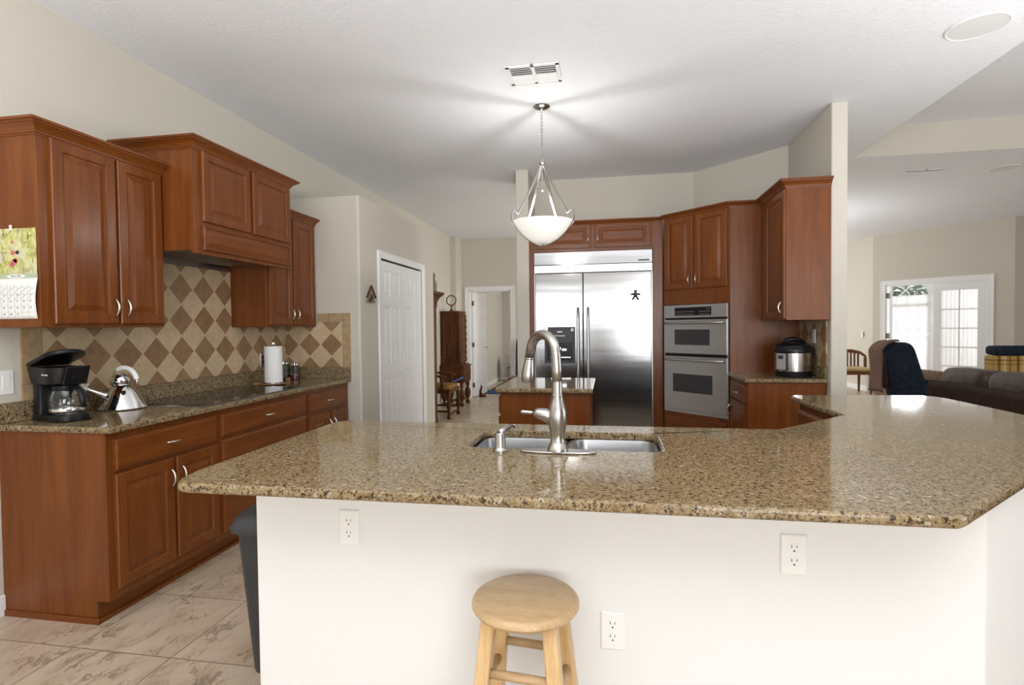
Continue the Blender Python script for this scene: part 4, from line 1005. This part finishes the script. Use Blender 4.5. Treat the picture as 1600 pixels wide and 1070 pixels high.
def flat_disc(name, x, z, rx, rz, m, par, dy=.0026, ang=0):
    MB().loft([[(x + rx * math.cos(2 * PI * i / 20) * math.cos(ang) - rz * math.sin(2 * PI * i / 20) * math.sin(ang), y, z + rx * math.cos(2 * PI * i / 20) * math.sin(ang) + rz * math.sin(2 * PI * i / 20) * math.cos(ang)) for i in range(20)] for y in (yc - .002, yc - dy)]).build(name, m, par)
pg = [o for o in cl.children if o.name.startswith('picture_page')][0]
for x, z, r in ((-2.683, 1.672, .017), (-2.690, 1.715, .012), (-2.69, 1.764, .008), (-2.675, 1.680, .012), (-2.70, 1.66, .010)): flat_disc('blossom', x, z, r, r * .9, M_PINK, pg)
flat_disc('bird', -2.652, 1.706, .021, .013, M_BIRD, pg, .0028, -.35); flat_disc('bird', -2.664, 1.716, .011, .009, M_SLOT, pg, .0031)
flat_disc('bird', -2.762, 1.690, .014, .022, M_BIRD, pg, .0028, -.2); flat_disc('bird', -2.772, 1.700, .007, .012, M_CHAIRWOOD, pg, .0031)
tb = [o for o in cl.children if o.name.startswith('title_band')][0]
flat_disc('title_oval', -2.675, 1.6075, .052, .008, M_PAPER, tb, .0029)
MD = Matrix.Translation((-2.675, yc - .0032, 1.6075)) @ Matrix.Rotation(PI / 2, 4, 'X')
lettering([('March 2022', MD)], .0115, M_SLOT, tb)
# the lower page curls away from the panel a little
mb = MB()
def pagef(u, v):
    return Vector((CX0 + (CX1 - CX0 + .005) * u - .012 * (v ** 2) * (u ** 3) * .6, yc - .003 - .012 * math.sin(PI * v) * u ** 2, 1.597 - .185 * v))
mb.grid(pagef, 10, 10); lp = mb.build('month_page', M_PAPER, cl, smooth=True, solid=.001, keep=True)
M_INK = mat('grey_ink', (.16, .17, .18), .7)
mb = MB(); day = 1
def on_page(u, v, d=.0012): p = pagef(u, v); p.y -= d; return p
def stroke(mb, u0, v0, u1, v1, r=.0007):
    mb.tube([on_page(u0 + (u1 - u0) * i / 6, v0 + (v1 - v0) * i / 6) for i in range(7)], r, 5)
for r_ in range(5):
    stroke(mb, .02, .20 + r_ * .16, .98, .20 + r_ * .16, .00025)
for c_ in range(8): stroke(mb, .02 + c_ * .137, .14, .02 + c_ * .137, .98, .00025)
mb.build('ruled_line', M_INK, lp)
mb = MB()
for r_, c_ in ((0, 3), (0, 4), (0, 5), (0, 6), (1, 2), (1, 3), (1, 4), (1, 5), (1, 6), (0, 2)):
    stroke(mb, .03 + c_ * .137, .34 + r_ * .16, .15 + c_ * .137, .22 + r_ * .16, .0006)
mb.build('pen_stroke', M_INK, lp)
days = []
for r_ in range(5):
    for c_ in range(7):
        n_ = r_ * 7 + c_ - 1
        if 1 <= n_ <= 31:
            p = on_page(.045 + c_ * .137 + .03, .245 + r_ * .16, .0016)
            days.append((str(n_), Matrix.Translation(p) @ Matrix.Rotation(PI / 2, 4, 'X')))
lettering(days, .010, M_INK, lp, 'day_numbers')
MB().box((-2.702, yc - .006, 1.818), (-2.688, yc - .002, 1.842)).build('hanging_clip', M_PLASTIC, cl, bevel=.002)

pq = thing('wall_plaque', 'small triangular birdhouse plaque beside the pantry door', 'plaque', (PX, 4.66, 1.58))
MPq = frame((PX, 4.66, 1.585), (1, 0))
M_STONE = cloth('weathered_stone', (.22, .20, .15), (.34, .31, .24), 90)
MB().loft([[MPq @ Vector((x, y, k)) for x, y in ((-.09, 0), (.09, 0), (.085, .045), (.004, .155), (-.004, .155), (-.085, .045))] for k in (.001, .016)]).build('board', M_STONE, pq, bevel=.003)
MB().tube([MPq @ Vector((-.09, .045, .018)), MPq @ Vector((0, .150, .018)), MPq @ Vector((.09, .045, .018))], .009, 8).build('roof_edge', M_OLD, pq, smooth=True)
MB().lathe([(.020, .015), (.020, .020), (.001, .020)], seg=16, M=MPq @ Matrix.Translation((.01, .055, 0))).build('hole', M_OLD, pq)
MB().tube([MPq @ Vector((-.05, .012, .02)), MPq @ Vector((-.02, .035, .026)), MPq @ Vector((.0, .03, .022))], [.012, .016, .005], 8).build('bird', M_OLD, pq, smooth=True)

# ------------------------------------------------------------------ hall furniture
# tall case beyond the pantry
tcb = thing('tall_cabinet', 'tall dark wood case with flared cornice beyond the pantry wall', 'cabinet', (-2.50, 6.9, 0))
MB().box((WX + .02, 6.62, .08), (-2.30, 7.14, 1.70)).build('body', M_OLD, tcb, bevel=.004)
MB().box((WX + .01, 6.60, 0), (-2.29, 7.16, .08)).build('plinth', M_OLD, tcb, bevel=.004)
MB().sweep([(WX + .02, 6.62), (-2.30, 6.62), (-2.30, 7.14), (WX + .02, 7.14)], [(0, 1.62), (.008, 1.64), (.012, 1.70), (.04, 1.76), (.085, 1.80), (.09, 1.83), (0, 1.83)]).build('cornice', M_OLD, tcb)
MB().box((WX + .03, 6.63, 1.69), (-2.305, 7.13, 1.82)).build('top', M_OLD, tcb)
fg = thing('figurine', 'small grey ornament standing on the tall dark case', 'figurine', (-2.25, 6.9, 1.83))
MB().lathe([(.03, 1.831), (.038, 1.84), (.042, 1.90), (.036, 1.95), (.018, 1.985), (.014, 2.0), (.022, 2.02), (.024, 2.045), (.012, 2.07), (.001, 2.075)], (-2.252, 6.9, 0), 20).build('body', M_STONE, fg, smooth=True)
# carved secretary on turned legs
sy0, sx1 = 8.98, -2.455
sc_ = thing('carved_cabinet', 'carved dark oak cabinet on turned legs at the hall end', 'cabinet', (-2.65, 9.2, 0))
MB().box((WX + .01, 9.02, .69), (sx1 + .0, 9.45, .72)).box((WX + .01, sy0, .40), (sx1 + .02, 9.47, .68)).build('lower_case', M_OLD, sc_, bevel=.004)
MB().box((WX + .01, sy0 - .02, .665), (sx1 + .04, 9.49, .70)).build('waist_molding', M_OLD, sc_, bevel=.01)
MB().box((WX + .01, 9.05, .72), (-2.52, 9.44, 1.60)).build('upper_case', M_OLD, sc_, bevel=.004)
MB().box((WX + .005, 9.02, 1.60), (-2.50, 9.47, 1.635)).build('cornice', M_OLD, sc_, bevel=.008)
# doors on both the camera side and the room side
for (o_, n_, w_, z0, z1) in (((-2.52, 9.06, 0), (1, 0), .37, .76, 1.57), ((sx1 + .02, 9.00, 0), (1, 0), .45, .42, .65)):
    Mq = frame(o_, n_)
    for k in range(2):
        d = raised_panel(MB(), Mq @ Matrix.Translation((.01 + k * w_ / 2, z0, 0)), w_ / 2 - .015, z1 - z0, .035).build('door', M_OLD, sc_)
        MB().lathe([(.004, 0), (.010, .012), (.001, .02)], seg=10, M=Mq @ Matrix.Translation((.01 + k * w_ / 2 + (w_ / 2 - .03 if k == 0 else .015), (z0 + z1) / 2, .018))).build('knob', M_BRASS, d)
Mq = frame((0, 9.05, 0), (0, -1))
for x0, x1 in ((-2.80, -2.58),): raised_panel(MB(), Mq @ Matrix.Translation((x0, .80, 0)), x1 - x0, .74, .03).build('side_field', M_OLD, sc_)
for yb in (9.055, 9.435):
    pr_ = []
    for i in range(31):
        z = .74 + i * .028; pr_.append((.018 + .012 * abs(math.sin(i * PI / 4)), z))
    MB().lathe(pr_, (-2.51, yb, 0), 14).build('carved_column', M_OLD, sc_, smooth=True)
lp_ = [(.03, 0), (.045, .02), (.04, .05), (.018, .075), (.03, .10), (.05, .15), (.055, .20), (.045, .25), (.02, .30), (.032, .33), (.032, .42)]
for x in (-2.785, sx1 - .02):
    for y in (9.02, 9.43): MB().lathe(lp_, (x, y, 0), 18).build('leg', M_OLD, sc_, smooth=True)
MB().box((-2.80, 9.01, .09), (sx1 - .02, 9.03, .12)).box((sx1 - .03, 9.02, .09), (sx1 - .01, 9.43, .12)).build('stretcher', M_OLD, sc_)
rg = thing('ring_ornament', 'ring-shaped wooden ornament standing on the carved cabinet', 'ornament', (-2.68, 9.25, 1.635))
MB().tube([(-2.69 + .085 * math.cos(2 * PI * i / 32), 9.2, 1.825 + .085 * math.sin(2 * PI * i / 32)) for i in range(33)], .011, 10, cap=False).build('ring', M_CHAIRWOOD, rg, smooth=True)
MB().lathe([(.035, 1.6355), (.035, 1.65), (.014, 1.67), (.012, 1.745)], (-2.69, 9.2, 0), 16).build('stand', M_CHAIRWOOD, rg, smooth='angle')
MB_ = MB(); MB_.tube([(-2.70, 8.955, .395), (-2.60, 8.95, .43), (-2.50, 8.95, .47), (-2.43, 8.955, .50)], .014, 8, .5)
tag(MB_.build('strap', mat('bright_blue_strap', (.10, .20, .55), .6), smooth=True), 'bright blue strap hanging across the carved cabinet front', 'strap')
# upholstered hall chair in front of it
hc = thing('side_chair', 'dark turned-leg armchair with floral seat in the hall', 'chair', (-2.55, 8.0, 0))
X0, X1, Y0, Y1 = -2.78, -2.31, 7.70, 8.20
lg = [(.022, 0), (.03, .03), (.02, .06), (.018, .12), (.032, .17), (.036, .22), (.022, .27), (.028, .30), (.028, .42)]
for x in (X0, X1):
    for y in (Y0, Y1): MB().lathe(lg, (x, y, 0), 14).build('leg', M_OLD, hc, smooth=True)
MB().box((X0, Y0 - .012, .10), (X1, Y0 + .012, .13)).box((X0, Y1 - .012, .12), (X1, Y1 + .012, .15)).box((X1 - .012, Y0, .06), (X1 + .012, Y1, .085)).box((X0 - .012, Y0, .06), (X0 + .012, Y1, .085)).build('stretcher', M_OLD, hc, bevel=.004)
MB().box((X0 - .02, Y0 - .02, .38), (X1 + .02, Y1 + .02, .44)).build('seat_frame', M_OLD, hc, bevel=.006)
MB().loft([[(x, y, z) for x, y in rrect(X0 - .015 + i, Y0 - .015 + i, X1 + .015 - i, Y1 + .015 - i, .05)] for i, z in ((.005, .44), (0, .46), (.02, .49), (.09, .505))]).build('seat', M_SEAT, hc, smooth='angle')
for y in (Y0, Y1):
    MB().lathe([(.018, .44), (.026, .50), (.018, .56), (.022, .62)], (X1 - .10, y, 0), 12).build('arm_post', M_OLD, hc, smooth=True)
    MB().tube([(X0, y, .66), (X0 + .2, y, .64), (X1 - .10, y, .63), (X1 - .04, y, .61)], [.016, .018, .022, .016], 10).build('arm', M_OLD, hc, smooth=True)
MB().box((X0 - .02, Y0, .44), (X0 + .02, Y0 + .04, 1.0)).box((X0 - .02, Y1 - .04, .44), (X0 + .02, Y1, 1.0)).box((X0 - .015, Y0, .92), (X0 + .015, Y1, 1.0)).box((X0 - .012, Y0, .60), (X0 + .012, Y1, .90)).build('backrest', M_OLD, hc, bevel=.006)

# things in and around the far doorway
ds_ = thing('door_stop', 'small brown animal-shaped stop at the foot of the open hall door', 'door stop', (-2.46, 10.62, 0))
MB().loft([[(x, y, z) for x, y in rrect(-2.40 - a, 10.28 - b, -2.40 + a, 10.28 + b, .02)] for a, b, z in ((.07, .04, .001), (.065, .035, .035), (.03, .03, .05))]).build('base', M_OLD, ds_, smooth='angle')
MB().tube([(-2.44, 10.28, .04), (-2.445, 10.28, .12), (-2.42, 10.28, .19), (-2.435, 10.28, .23)], [.03, .024, .02, .01], 10).build('figure', M_OLD, ds_, smooth=True)
M_RUG = cloth('woven_rug', (.10, .045, .035), (.16, .08, .06), 40)
rgm = thing('rug', 'blue-bordered rug on the floor of the room past the hall door', 'rug', (-1.9, 11.9, 0))
MB().box((-2.50, 11.35, .0005), (-1.2, 13.15, .010)).build('field', M_RUG, rgm)
MB().box((-2.52, 10.75, .0005), (-1.2, 11.35, .012)).build('border', M_BLUE, rgm)
tb2 = thing('metal_shelf', 'small grey metal shelf in the room past the hall door', 'shelf', (-2.35, 13.4, 0))
for z in (.10, .42): MB().box((-2.62, 13.2, z), (-2.0, 13.6, z + .02)).build('shelf_board', M_STEELW, tb2)
for x in (-2.61, -2.02):
    for y in (13.21, 13.58): MB().box((x, y, 0), (x + .015, y + .015, .44)).build('leg', M_STEELW, tb2)
M_BOX = mat('pale_grey_box', (.50, .48, .45), .7)
tag(MB().box((-2.52, 13.28, .4405), (-2.15, 13.52, .66)).build('storage_box', M_BOX, bevel=.015), 'pale box on top of the small metal shelf', 'box')
tag(MB().box((-2.50, 13.28, .1205), (-2.15, 13.52, .36)).build('storage_box', mat('mid_grey_box', (.33, .32, .31), .7), bevel=.012), 'greyer box on the lower board of the metal shelf', 'box')
tag(MB().tube([(-1.66, 9.98, .02), (-1.665, 9.99, .5), (-1.67, 10.03, .95), (-1.672, 10.045, 1.12)], [.035, .04, .03, .012], 12).build('umbrella', M_GREY, smooth=True), 'furled grey umbrella leaning beside the hall doorway', 'umbrella')
bk = thing('wooden_stool', 'brown wooden stool partly hidden behind the kitchen island', 'stool', (-1.55, 8.6, 0))
MB().box((-1.56, 8.4, .50), (-1.12, 8.84, .55)).build('seat', M_CHAIRWOOD, bk, bevel=.012)
for x in (-1.54, -1.17):
    for y in (8.42, 8.79): MB().box((x, y, 0), (x + .03, y + .03, .50)).build('leg', M_CHAIRWOOD, bk)

# ------------------------------------------------------------------ family room
# french doors
ML_ = Matrix(((LD.x, 0, -LN.x, LC.x), (LD.y, 0, -LN.y, LC.y), (0, 1, 0, 0), (0, 0, 0, 1)))
casing('trim_6', ML_ @ Matrix.Translation((FD0, 0, 0)), FD1 - FD0, FDH, .085)
mid = (FD0 + FD1) / 2
struct(MB().box((FD0, 0, -.12), (FD0 + .02, FDH, .001), ML_).box((FD1 - .02, 0, -.12), (FD1, FDH, .001), ML_).box((FD0, FDH - .02, -.12), (FD1, FDH, .001), ML_).build('trim_7', M_TRIM))
def glazed_leaf(name, M, w, h, label):
    d = thing(name, label, 'door', M @ Vector((0, 0, 0))); struct(d)
    st_, tr_, br = .115, .13, .24
    mb = MB().box((0, 0, 0), (st_, h, .04), M).box((w - st_, 0, 0), (w, h, .04), M).box((st_, 0, 0), (w - st_, br, .04), M).box((st_, h - tr_, 0), (w - st_, h, .04), M)
    lf = mb.build('door_frame', M_TRIM, d)
    mb = MB()
    mb.box(((w - .022) / 2, br, .008), ((w + .022) / 2, h - tr_, .034), M)
    for k in range(1, 5):
        y = br + (h - tr_ - br) * k / 5; mb.box((st_, y - .011, .008), (w - st_, y + .011, .034), M)
    mb.build('muntin', M_TRIM, lf)
    MB().box((st_, br, .018), (w - st_, h - tr_, .022), M).build('glass', M_PANE, lf)
    mb = MB(); mb.grid(lambda u, v: M @ Vector((st_ - .03 + (w - 2 * st_ + .06) * u, br - .02 + (h - tr_ - br + .04) * v, -.012 + .003 * math.sin(u * 60))), 90, 2)
    mb.build('sheer_panel', M_SHEER, lf, smooth=True, keep=True)
    return d, lf
dR, lf = glazed_leaf('door_3', ML_ @ Matrix.Translation((mid, .012, -.05)), FD1 - .02 - mid, FDH - .035, 'closed white french door leaf with curtained glass panes')
Mop = ML_ @ Matrix.Translation((FD0 + .022, .012, -.125)) @ Matrix.Rotation(math.radians(135), 4, 'Y')
dL, lf2 = glazed_leaf('door_4', Mop, mid - FD0 - .02, FDH - .035, 'opened white french door leaf swung into the sunroom')
for z in (.3, 1.10, 1.86):
    MB().box((FD0 + .004, z - .05, -.10), (FD0 + .03, z + .05, .004), ML_).build('hinge', M_BRASS, dL)
# sunroom beyond: window wall with an arched sash and a sheer curtain below it
SD = 2.2
mb = MB()
wx0, wx1, wz0, wz1, arc = -1.45, .15, .30, 1.75, .47
def Ls(s, z, n): return ML_ @ Vector((s, z, -n))
mb.box((-3.2, 0, -SD - .12), (wx0, 2.8, -SD), ML_).box((wx1, 0, -SD - .12), (3.2, 2.8, -SD), ML_).box((wx0, 0, -SD - .12), (wx1, wz0, -SD), ML_)
cxs = (wx0 + wx1) / 2; ra = (wx1 - wx0) / 2
N_ = 20
for i in range(N_):
    a0, a1 = PI * i / N_, PI * (i + 1) / N_
    q = [(cxs + ra * math.cos(a), wz1 + ra * math.sin(a)) for a in (a0, a1)]
    mb.loft([[Ls(q[0][0], q[0][1], n), Ls(q[1][0], q[1][1], n), Ls(q[1][0], 2.8, n), Ls(q[0][0], 2.8, n)] for n in (SD, SD + .12)])
struct(mb.build('wall_sunroom', M_WHITE))
wn = bpy.data.objects.new('window_1', None); COL.objects.link(wn); struct(wn); wn['label'] = 'arched sunroom window with radiating glazing bars'
wn.location = Ls(cxs, wz0, SD)
mb = MB()
for a in (0, 45, 90, 135, 180):
    a = math.radians(a); mb.tube([Ls(cxs + .0 * math.cos(a), wz1, SD + .05), Ls(cxs + ra * math.cos(a), wz1 + ra * math.sin(a), SD + .05)], .016, 6)
mb.tube([Ls(cxs + ra * .55 * math.cos(PI * i / 16), wz1 + ra * .55 * math.sin(PI * i / 16), SD + .05) for i in range(17)], .016, 6)
mb.tube([Ls(cxs + ra * .98 * math.cos(PI * i / 24), wz1 + ra * .98 * math.sin(PI * i / 24), SD + .05) for i in range(25)], .03, 6)
mb.box((wx0, wz1 - .03, -SD - .07), (wx1, wz1 + .03, -SD - .03), ML_).box((wx0, wz0, -SD - .07), (wx0 + .04, wz1, -SD - .03), ML_).box((wx1 - .04, wz0, -SD - .07), (wx1, wz1, -SD - .03), ML_).box((wx0, wz0, -SD - .07), (wx1, wz0 + .04, -SD - .03), ML_).box((cxs - .02, wz0, -SD - .07), (cxs + .02, wz1, -SD - .03), ML_)
mb.build('sash', M_TRIM, wn)
MB().box((wx0, wz0, -SD - .055), (wx1, wz1 + ra, -SD - .05), ML_).build('glass', M_PANE, wn)
cu = thing('curtain', 'white sheer curtain over the lower part of the arched sunroom window', 'curtain', Ls(cxs, 0, SD - .06))
mb = MB(); mb.grid(lambda u, v: Ls(-1.60 + 2.45 * u, .05 + 1.88 * v, SD - .07 + .022 * math.sin(u * 75) + .01 * math.sin(u * 31)), 160, 3)
mb.build('panel', M_SHEER, cu, smooth=True, keep=True)
MB().tube([Ls(-1.65, 1.935, SD - .07), Ls(.90, 1.935, SD - .07)], .010, 8).build('rod', M_TRIM, cu, smooth=True)
# shrubs and trees outside the arched window
def tree(label, x, y, h, r, seed):
    rnd = random.Random(seed); tr = thing('tree', label, 'tree', (x, y, 0), 0, 'trees outside the sunroom window')
    MB().tube([(x, y, 0), (x + .1, y, h * .35), (x, y + .1, h * .7)], [.14, .11, .06], 8).build('trunk', M_OLD, tr, smooth=True)
    mb = MB()
    for i in range(800):
        d = Vector((rnd.gauss(0, 1), rnd.gauss(0, 1), rnd.gauss(0, 1))).normalized() * r * rnd.random() ** .4
        p = Vector((x, y, h * .62)) + Vector((d.x, d.y, d.z * .95)); a = Vector((rnd.gauss(0, 1), rnd.gauss(0, 1), rnd.gauss(0, .6))).normalized(); b = a.orthogonal().normalized()
        s = .08 + .06 * rnd.random()
        mb.bm.faces.new([mb.bm.verts.new(p + q) for q in (a * s * 1.6, b * s * .6, -a * s * 1.6, -b * s * .6)])
    mb.build('crown', M_LEAF, tr, keep=True)
p = Ls(-1.6, 0, 7.0); tree('dark green tree filling the left of the arched sunroom window', p.x, p.y, 3.3, 1.4, 1)
p = Ls(1.7, 0, 8.6); tree('dark green tree further back, right of the arched sunroom window', p.x, p.y, 3.5, 1.5, 2)

# recliner (navy), turned away
rc = thing('recliner', 'navy plush recliner with throw over its shoulder', 'armchair', (4.25, 9.0, 0))
def D(u, v, d):
    q = r2 * ((u - 800) / FPX) + u2 * ((CY - v) / FPX) + fwd; return Vector((0, 0, CAMH)) + q * d
Rl = Vector((.985, .17, 0)); Rf = Vector((-.17, .985, 0)); rc0 = Vector((4.27, 8.95, 0))
def RP(a, b, z): return rc0 + Rl * a + Rf * b + Vector((0, 0, z))
secs = [(-.235, .05, .38, .07, .30), (-.25, .03, .36, .09, .45), (-.20, .09, .35, .10, .60), (-.36, .12, .0, 0, 0)]
mb = MB(); rings = []
# leaning back: wide body curving up to a rounded top
for cx0, hw, z, dpt in ((.16, .27, .02, .13), (.12, .28, .25, .14), (.07, .285, .45, .14), (.0, .285, .65, .14), (-.05, .28, .82, .13), (-.075, .275, .95, .11), (-.085, .235, 1.03, .09), (-.085, .15, 1.065, .05)):
    ring = []
    for i in range(28):
        a = 2 * PI * i / 28; ring.append(RP(cx0 + hw * math.copysign(abs(math.cos(a)) ** .7, math.cos(a)), dpt * math.copysign(abs(math.sin(a)) ** .8, math.sin(a)), z))
    rings.append(ring)
mb.loft(rings); mb.build('back', M_NAVY, rc, smooth=True, subd=1)
MB().loft([[RP(x, y + .42, z) for x, y in rrect(.16 + i, -.38 + i, .60 - i, .38 - i, .08)] for i, z in ((.02, .0), (0, .12), (0, .42), (.05, .48))]).build('seat', M_NAVY, rc, smooth='angle')
M_TAN = cloth('tan_suede', (.20, .13, .09), (.26, .18, .13), 30)
for s in (.24, .64):
    MB().loft([[RP(s + x, y + .42, z) for x, y in rrect(-.09 + i, -.42 + i, .09 - i, .42 - i, .05)] for i, z in ((.01, .0), (0, .10), (0, .55), (.03, .61))]).build('arm', M_TAN if s > 0 else M_NAVY, rc, smooth='angle')
th = thing('throw_blanket', 'brown throw with dark edge draped over the navy recliner', 'throw', RP(-.42, 0, .9))
mb = MB(); mb.grid(lambda u, v: RP(-.12 - .235 * min(1, v / .3) ** .8 - .015 * math.sin(v * 7), -.15 + .30 * u, 1.085 - .13 * min(1, v / .3) ** 2 - .62 * max(0, v - .3) / .7 + .01 * math.sin(u * 6)), 10, 16)
mb.build('cloth', cloth('brown_throw', (.13, .075, .06), (.20, .125, .10), 40), th, smooth=True, solid=.02, keep=True)
MB().tube([RP(-.345, -.17, .90), RP(-.355, -.18, .7), RP(-.345, -.18, .50), RP(-.335, -.18, .40)], [.015, .028, .042, .03], 10, .5).build('fringe', M_SUEDE, th, smooth=True)

# sofa, its back to the kitchen
so = thing('sofa', 'brown leather sofa with its back to the peninsula', 'sofa', (3.2, 4.3, 0))
SX, SYa, SYb, ST = 2.80, 2.6, 5.43, .815
MB().box((SX, SYa, .08), (SX + .16, SYb, ST - .02)).build('back_frame', M_SUEDE, so, bevel=.02, seg=3)
MB().tube([(SX + .045, SYa, ST - .02), (SX + .045, SYb - .02, ST - .02), ], .045, 12).build('top_roll', M_SUEDE, so, smooth=True)
mb = MB()
for y in (2.95, 3.30, 3.66, 4.02, 4.37, 4.72, 5.07, 5.33): mb.tube([(SX - .002, y, .1), (SX - .002, y, ST - .05)], .007, 6)
mb.build('welt', M_SUEDE, so, smooth=True)
def cushion(x0, y0, z0, x1, y1, z1, r, name, m):
    o = MB().box((x0, y0, z0), (x1, y1, z1)).build(name, m, so, bevel=r, seg=5, smooth=True); return o
for y0, y1 in ((4.84, 5.42), (3.92, 4.82), (2.98, 3.90)):
    cushion(SX + .085, y0, .70, SX + .36, y1, .955 if y1 > 5 else .965, .085, 'back_cushion', M_LEATHER)
    cushion(SX + .30, y0, .30, SX + .98, y1, .50, .06, 'seat_cushion', M_LEATHER)
MB().box((SX + .16, SYa, .08), (SX + .95, SYb, .30)).build('base', M_SUEDE, so, bevel=.02)
for y in (SYb - .16, SYa): cushion(SX + .20, y, .10, SX + .95, y + .20, .62, .07, 'arm', M_LEATHER)

# plaid chair with navy bolster on top
pcx, pcy = 5.60, 8.55
pa = thing('plaid_armchair', 'tan plaid upholstered chair behind the leather sofa', 'armchair', (pcx, pcy, 0))
MB().box((5.16, 8.42, .10), (6.05, 8.62, .885)).build('backrest', M_PLAID, pa, bevel=.03, seg=3)
MB().box((5.16, 8.60, .10), (6.05, 9.30, .45)).build('seat', M_PLAID, pa, bevel=.04, seg=3)
for x in (5.16, 5.89): MB().box((x, 8.60, .10), (x + .16, 9.30, .62)).build('arm', M_PLAID, pa, bevel=.04, seg=3)
tag(MB().box((5.19, 8.40, .888), (6.02, 8.66, 1.015)).build('cushion', M_NAVY, bevel=.045, seg=4, smooth=True), 'long navy cushion lying on top of the plaid chair', 'cushion')

# slat-back wooden chair by the far wall
wc = thing('slat_back_chair', 'chestnut slat-back chair with cream seat by the far wall', 'chair', (4.55, 11.5, 0))
gx1, gx0, gyf, gyb = 4.90, 4.30, 11.25, 11.75
for x in (gx0, gx1 - .04):
    for y in (gyf, gyb): MB().loft([[(x + dx, y + dy, z) for dx, dy in ((a, a), (.04 - a, a), (.04 - a, .04 - a), (a, .04 - a))] for a, z in ((.006, 0), (0, .40))]).build('leg', M_CHAIRWOOD, wc)
MB().box((gx0 - .01, gyf - .01, .37), (gx1 + .01, gyb + .05, .43)).build('seat_frame', M_CHAIRWOOD, wc, bevel=.01)
MB().box((gx0, gyf, .43), (gx1, gyb + .02, .50)).build('seat', M_CREAM, wc, bevel=.03, seg=3)
MB().tube([(gx0, gyb + .03, .80), (gx1 - .15, gyb + .03, .80), (gx1 - .02, gyb - .03, .77), (gx1 + .02, gyb - .18, .70)], [.035, .035, .03, .02], 10, .6).build('top_rail', M_CHAIRWOOD, wc, smooth=True)
for i in range(9):
    x = gx0 + .03 + i * .065; MB().box((x, gyb + .01, .44), (x + .028, gyb + .03, .78)).build('slat', M_CHAIRWOOD, wc)
MB().box((gx1 - .025, gyf + .27, .43), (gx1 + .015, gyf + .31, .69)).build('arm_post', M_CHAIRWOOD, wc)
outlet('cream wall plate on the family room wall above the wooden chair', frame((5.013, 11.95, 1.12), (-1, -.035)))
